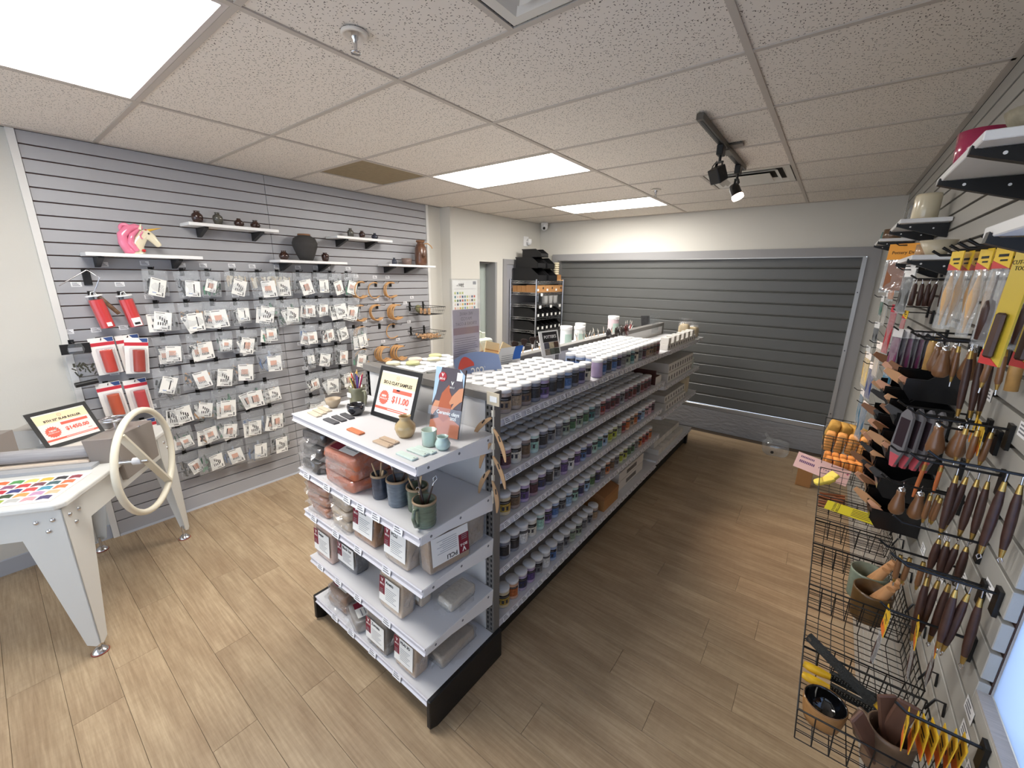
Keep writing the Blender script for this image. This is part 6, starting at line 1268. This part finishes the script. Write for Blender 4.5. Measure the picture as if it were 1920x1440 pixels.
def brush(x, y, z, lb, kind, rot):
    t = thing('brush', lb, 'brush', (x, y, z), rot, 'brushes on the gondola')
    if kind == 'hake': part('handle', MB().prism([(-.012, 0), (.012, 0), (.05, .1), (.05, .15), (-.05, .15), (-.05, .1)], -.005, .005, 'y'), mat('bamboo', (222, 188, 136), .5), t, bevel=.002); part('bristles', MB().box(-.05, .05, -.006, .006, .15, .2), mat('bristle_cream', (226, 204, 164), .9, bump=.5, bscale=200, stretch=(8, 1, .3)), t); part('stitching', MB().box(-.05, .05, -.0056, .0056, .142, .145), mat('stitch_red', (140, 70, 50), .7), t)
    elif kind == 'fan': part('handle', MB().cyl((0, 0, 0), (0, 0, .16), .005, n=8), wood_p, t); part('ferrule', MB().cyl((0, 0, .16), (0, 0, .185), .007, .009, n=8), chrome_m, t); part('bristles', MB().prism([(-.008, .185), (.008, .185), (.03, .225), (.02, .24), (-.02, .24), (-.03, .225)], -.006, .006, 'y'), mat('bristle_dark', (44, 28, 24), .9), t, bevel=.003)
    else: part('handle', MB().cyl((0, 0, 0), (0, 0, .17), .004, .003, n=8), mat('brush_' + kind, {'pale': (206, 178, 150), 'dark': (52, 30, 34), 'red': (196, 60, 60)}[kind], .4), t); part('ferrule', MB().cyl((0, 0, .17), (0, 0, .19), .004, n=8), chrome_m, t); part('bristles', MB().cyl((0, 0, .19), (0, 0, .215), .004, .001, n=8), mat('bristle_white', (226, 220, 210), .8), t)
for k, (x, y, a) in enumerate(((-.13, 1.29, -.3), (-.16, 1.37, .25), (-.1, 1.40, .5))): brush(x, y, LZ, f'wide hake brush behind the divider, {ordw(k + 1)} from the end panel', 'hake', (-.2, a, 1.1))
for k, y in enumerate((1.6, 1.74, 1.88, 2.0)): brush(-.16, y, LZ - .06, f'dark fan brush behind the divider, {ordw(k + 1)} from the end panel', 'fan', (0, .2 - .1 * k, 1.2))
t = thing('white_jug', 'cloudy white plastic jug behind the wide brushes', 'jug', (-.33, 1.47, LZ)); part('body', MB().box(-.07, .07, -.07, .07, 0, .2), mat('milky', (226, 230, 214), .4), t, bevel=.02, seg=3); part('neck', MB().cyl((0, .03, .2), (0, .03, .235), .02, n=12), mat('milky'), t); part('grip', MB().tube([(0, -.05, .19), (0, -.05, .235), (0, .0, .24), (0, .03, .22)], .012, 8), mat('milky'), t)
def tub(x, y, h, r_, lb, c=(228, 232, 230)):
    t = thing('glaze_tub', lb, 'tub', (x, y, LZ), group='large tubs on the gondola'); part('body', MB().lathe([(0, 0), (r_ * .95, 0), (r_, .01), (r_, h * .86), (r_ * .96, h * .88)], 20), mat('tub_%d_%d' % (c[0], c[1]), c, .4), t); part('lid', MB().lathe([(r_ * 1.0, h * .86), (r_ * 1.05, h * .87), (r_ * 1.05, h), (0, h)], 20), white_m, t); part('label', MB().grid(lambda u, v: ((r_ + .0006) * math.cos(-1.2 + 1.6 * u), (r_ + .0006) * math.sin(-1.2 + 1.6 * u), h * (.2 + .5 * v)), 8, 1), mat('tub_label', (190, 214, 204), .5), t)
tub(-.17, 2.40, .22, .05, 'large white tub with pale green label, first behind divider'); tub(-.16, 2.62, .2, .048, 'large white tub with pale green label, second behind divider'); tub(-.24, 2.78, .21, .048, 'large white tub with pale green label, third behind divider'); tub(-.17, 3.36, .245, .055, 'pink-lidded tall tub with green label behind the divider', (222, 200, 206))
for k in range(16):
    y = 2.48 + .048 * k; brush(-.11 + .03 * (k % 3), y, LZ - .04, f'thin pale brush behind the divider, {ordw(k + 1)} from the near end', 'pale', (R.uniform(-.3, .3), R.uniform(-.3, .3), 0))
for k in range(6): brush(-.1 + .02 * (k % 2), 3.3 + .035 * k, LZ - .04, f'dark brush leaning by the pink tub, {ordw(k + 1)} from the near end', 'dark', (-.5, .2, 0))
for k in range(5): brush(-.12, 3.58 + .03 * k, LZ - .03, f'red brush near the far end of divider, {ordw(k + 1)} from the near end', 'red', (R.uniform(-.35, .2), 0, 0))
t = thing('acrylic_holder', 'empty clear acrylic holder at the far end of the divider', 'holder', (.03, 3.98, 1.412)); part('plate', MB().box(-.01, -.006, -.11, .11, -.1, .12), film('acrylic'), t); part('plate', MB().box(.03, .034, -.11, .11, -.1, .09), film('acrylic'), t)
t = thing('sample_card', 'dark sample card standing at the far end of divider', 'card', (-.1, 4.16, LZ), (-.25, 0, .9)); part('card', MB().box(-.06, .06, -.002, .002, 0, .2), mat('card_charcoal', (70, 70, 72), .4, var=.5, vscale=25), t)
# right side, against the divider
def curl(name, lb, o, X, Y, mats, fn):
    t = thing(name, lb, 'brochure'); t.matrix_world = frame_m(o, X, Y); fn(t); return t
t = thing('year_brochure', 'curling brochure marked 2023 with red blob, behind the jars', 'brochure'); t.matrix_world = frame_m((.095, .80, 1.40), (.06, .30, 0), (-.04, .02, .11))
def cv(x, y): return (x, y, .05 * ((x - .15) / .15) ** 2 * .6)
part('sheet', MB().grid(lambda u, v: cv(.3 * u, .11 * v - .035 * (2 * u - 1) ** 2), 10, 3).grid(lambda u, v: (lambda p: (p[0], p[1], p[2] - .002))(cv(.3 * u, .11 * v - .035 * (2 * u - 1) ** 2)), 10, 3), mat('sheet_bluegrey', (150, 168, 206), .35), t)
part('red_blob', MB().grid(lambda u, v: (lambda p: (p[0], p[1], p[2] + .0012))(cv(.02 + .12 * u, .035 + .06 * v * math.sin(PI * (u * .8 + .1)) - .03 * (2 * (.07 + .4 * u) - 1) ** 2)), 8, 3), mat('blob_red', (232, 96, 84), .4), t)
text('lettering', '2023', .06, t, Matrix.Translation((.17, .0, .004)), paper_m, bold=.001)
t = thing('paper_leaflet', 'curved white leaflet with blue corner leaning on the divider', 'brochure'); t.matrix_world = frame_m((.085, 1.16, 1.36), (.03, .2, 0), (-.02, .05, .14))
part('sheet', MB().grid(lambda u, v: (.19 * u + .05 * v * v, .13 * v, .04 * (u - .5) ** 2), 8, 4).grid(lambda u, v: (.19 * u + .05 * v * v, .13 * v, .04 * (u - .5) ** 2 - .002), 8, 4), paper_m, t); part('blue_corner', MB().grid(lambda u, v: (.13 + .06 * u + .05 * (.4 + .6 * v) ** 2, .13 * (.4 + .6 * v), .04 * ((.13 + .06 * u) / .19 - .5) ** 2 + .001), 4, 3), mat('leaflet_blue', (56, 110, 196), .4), t); pr_ = MB()
for k in range(6): pr_.box(.03 + .004 * k, .12 + .006 * k, .02 + .012 * k, .0225 + .012 * k, .006, .0064)
part('print', pr_, mat('print_grey'), t)['kind'] = 'stuff'
t = thing('card_rack', 'white card rack with a black potters heading above the jars', 'display', group=None); t.matrix_world = frame_m((.085, 1.655, 1.375), (.03, .20, 0), (-.045, -.015, .16))
part('board', MB().box(0, .2, 0, .175, -.006, 0), paper_m, t); part('black_header', MB().box(.03, .185, .095, .165, 0, .001), ink_m, t); text('lettering', "POTTER'S", .03, t, Matrix.Translation((.107, .13, .0016)), paper_m, bold=.0004)
for k, c in enumerate(((84, 84, 96), (206, 192, 160), (84, 58, 44), (150, 140, 128), (96, 104, 92), (70, 76, 66))): part('card', MB().box(.035 + .05 * (k % 3), .083 + .05 * (k % 3), .05 - .045 * (k // 3), .092 - .045 * (k // 3), 0, .003), mat('rackcard_%d' % k, c, .4, var=.4, vscale=60), t)
for k, (y, c) in enumerate(((2.72, (70, 66, 70)), (2.9, (58, 52, 50)), (3.02, (70, 62, 60)), (3.12, (96, 44, 44)))): tag(part('test_tile', MB().lathe([(0, 0), (.05, .0), (.052, .006), (0, .012)], 18), mat('tile_%d' % k, c, .25, coat=.4, var=.5, vscale=25), loc=(.075, y, 1.425), rot=(0, 1.35, 0)), f'dark oval test tile hung on the divider, {ordw(k + 1)} from the near end', 'tile', 'oval test tiles on the divider')
# ================================================================ FAR SECTION OF THE GONDOLA
carton = mat('box_white', (222, 218, 212), .6)
def wbox(x, y, z, d, lb, g, mark=True):
    t = thing('white_carton', lb, 'box', (x, y, z), group=g); part('carton', MB().box(-d[0], 0, 0, d[1], 0, d[2]), carton, t, bevel=.0015)
    if mark: part('print_mark', MB().box(.0001, .0008, d[1] * .3, d[1] * .7, d[2] * .25, d[2] * .7), mat('mark_grey', (110, 106, 104), .6), t)
S1, S2, S3, S4 = 1.2805, .9505, .6605, .2055
for k in range(12):
    wbox(.49, 3.09 + .078 * k, S1, (.075, .07, .055), f'small white carton on the far top shelf, front row, {ordw(k + 1)} from jars', 'small cartons on far top shelf')
    if k % 2 == 0: wbox(.49, 3.10 + .078 * k, S1 + .0555, (.075, .07, .055), f'small white carton stacked on the front row, {ordw(k // 2 + 1)} from jars', 'small cartons on far top shelf', False)
for r_ in range(2):
    for k in range(10): wbox(.488, 3.20 + .083 * k, S2 + .095 * r_, (.30, .08, .09), f'printed white carton on far second shelf, {("lower", "upper")[r_]} row, {ordw(k + 1)} from jars', 'printed cartons on far second shelf')
for r_ in range(2):
    for k in range(8): wbox(.488 - .02 * r_, 3.25 + .083 * k, S3 + .075 * r_, (.25, .075, .07), f'grey-white carton on far third shelf, {("lower", "upper")[r_]} row, {ordw(k + 1)} from jars', 'cartons on far third shelf')
for r_ in range(2):
    for k in range(7): wbox(.48 - .05 * r_, 3.20 + .12 * k, S4 + .062 * r_, (.34, .11, .058), f'flat pale carton on far bottom shelf, {("lower", "upper")[r_]} row, {ordw(k + 1)} from jars', 'flat cartons on far bottom shelf', False)
for k in range(2): wbox(.45, 2.30, RZ[4] + .001 + .085 * k, (.3, .55, .08), f'long white carton on the bottom jar shelf, {("lower", "upper")[k]} of two', 'long cartons on the bottom shelf')
t = thing('open_carton', 'open brown carton lying on the bottom shelf after the jars', 'box', (.49, 1.95, RZ[4] + .0005)); part('carton', MB().box(-.25, 0, 0, .26, 0, .09), mat('kraft'), t, bevel=.002); part('flap', MB().prism([(-.25, .09), (-.2, .12), (-.08, .14), (0, .12), (0, .09)], 0, .26, 'y'), mat('kraft_light', (166, 116, 74), .8), t)
t = thing('open_carton', 'open maroon-lined carton on the second shelf beside the jars', 'box', (.485, 2.86, RZ[1] + .0005)); part('carton', MB().box(-.2, 0, 0, .15, 0, .07), carton, t, bevel=.002); part('flap', MB().box(-.2, 0, -.004, 0, 0, .13).box(-.2, 0, .0, .1, .07, .074), mat('flap_maroon', (84, 48, 44), .7), t)
for k, (x, y) in enumerate(((.40, 4.0), (.40, 4.14))):
    tag(part('pale_tub', MB().lathe([(0, 0), (.05, 0), (.052, .01), (.052, .15), (.055, .152), (.055, .175), (0, .178)], 18), mat('tub_cream', (214, 202, 176), .5), loc=(x, y, S3)), f'cream tub on the far third shelf, {("inner", "outermost")[k]}', 'tub', 'cream tubs at the far shelf end')
tag(part('pale_tub', MB().lathe([(0, 0), (.04, 0), (.042, .01), (.042, .09), (.045, .092), (.045, .11), (0, .112)], 18), mat('tub_grey', (196, 204, 196), .5), loc=(.43, 4.16, S2)), 'small grey-green tub at the far end of second shelf', 'tub')
for k, (x, y, h, a) in enumerate(((.36, 4.02, .21, .1), (.43, 4.14, .16, -.2), (.36, 4.2, .14, .15))):
    t = thing('sand_bag', f'clear bag of beige powder at the far end of top shelf, {("tallest", "slumped", "hindmost")[k]}', 'bag', (x, y, S1 + .001), (0, a * .3, a), 'bags of powder on the far top shelf')
    part('powder', lump(.11, .1, h * .75, 80 + k, .5, .05), mat('powder', (196, 176, 140), .8, var=.15, vscale=30), t); part('bag', lump(.118, .108, h * .85, 84 + k, .45, .08), film_m, t); part('tied_end', MB().grid(lambda u, v: ((u - .5) * .1 * (1 + .4 * v), .015 * math.sin(7 * u), h * .76 + .06 * v), 6, 3), film_m, t)
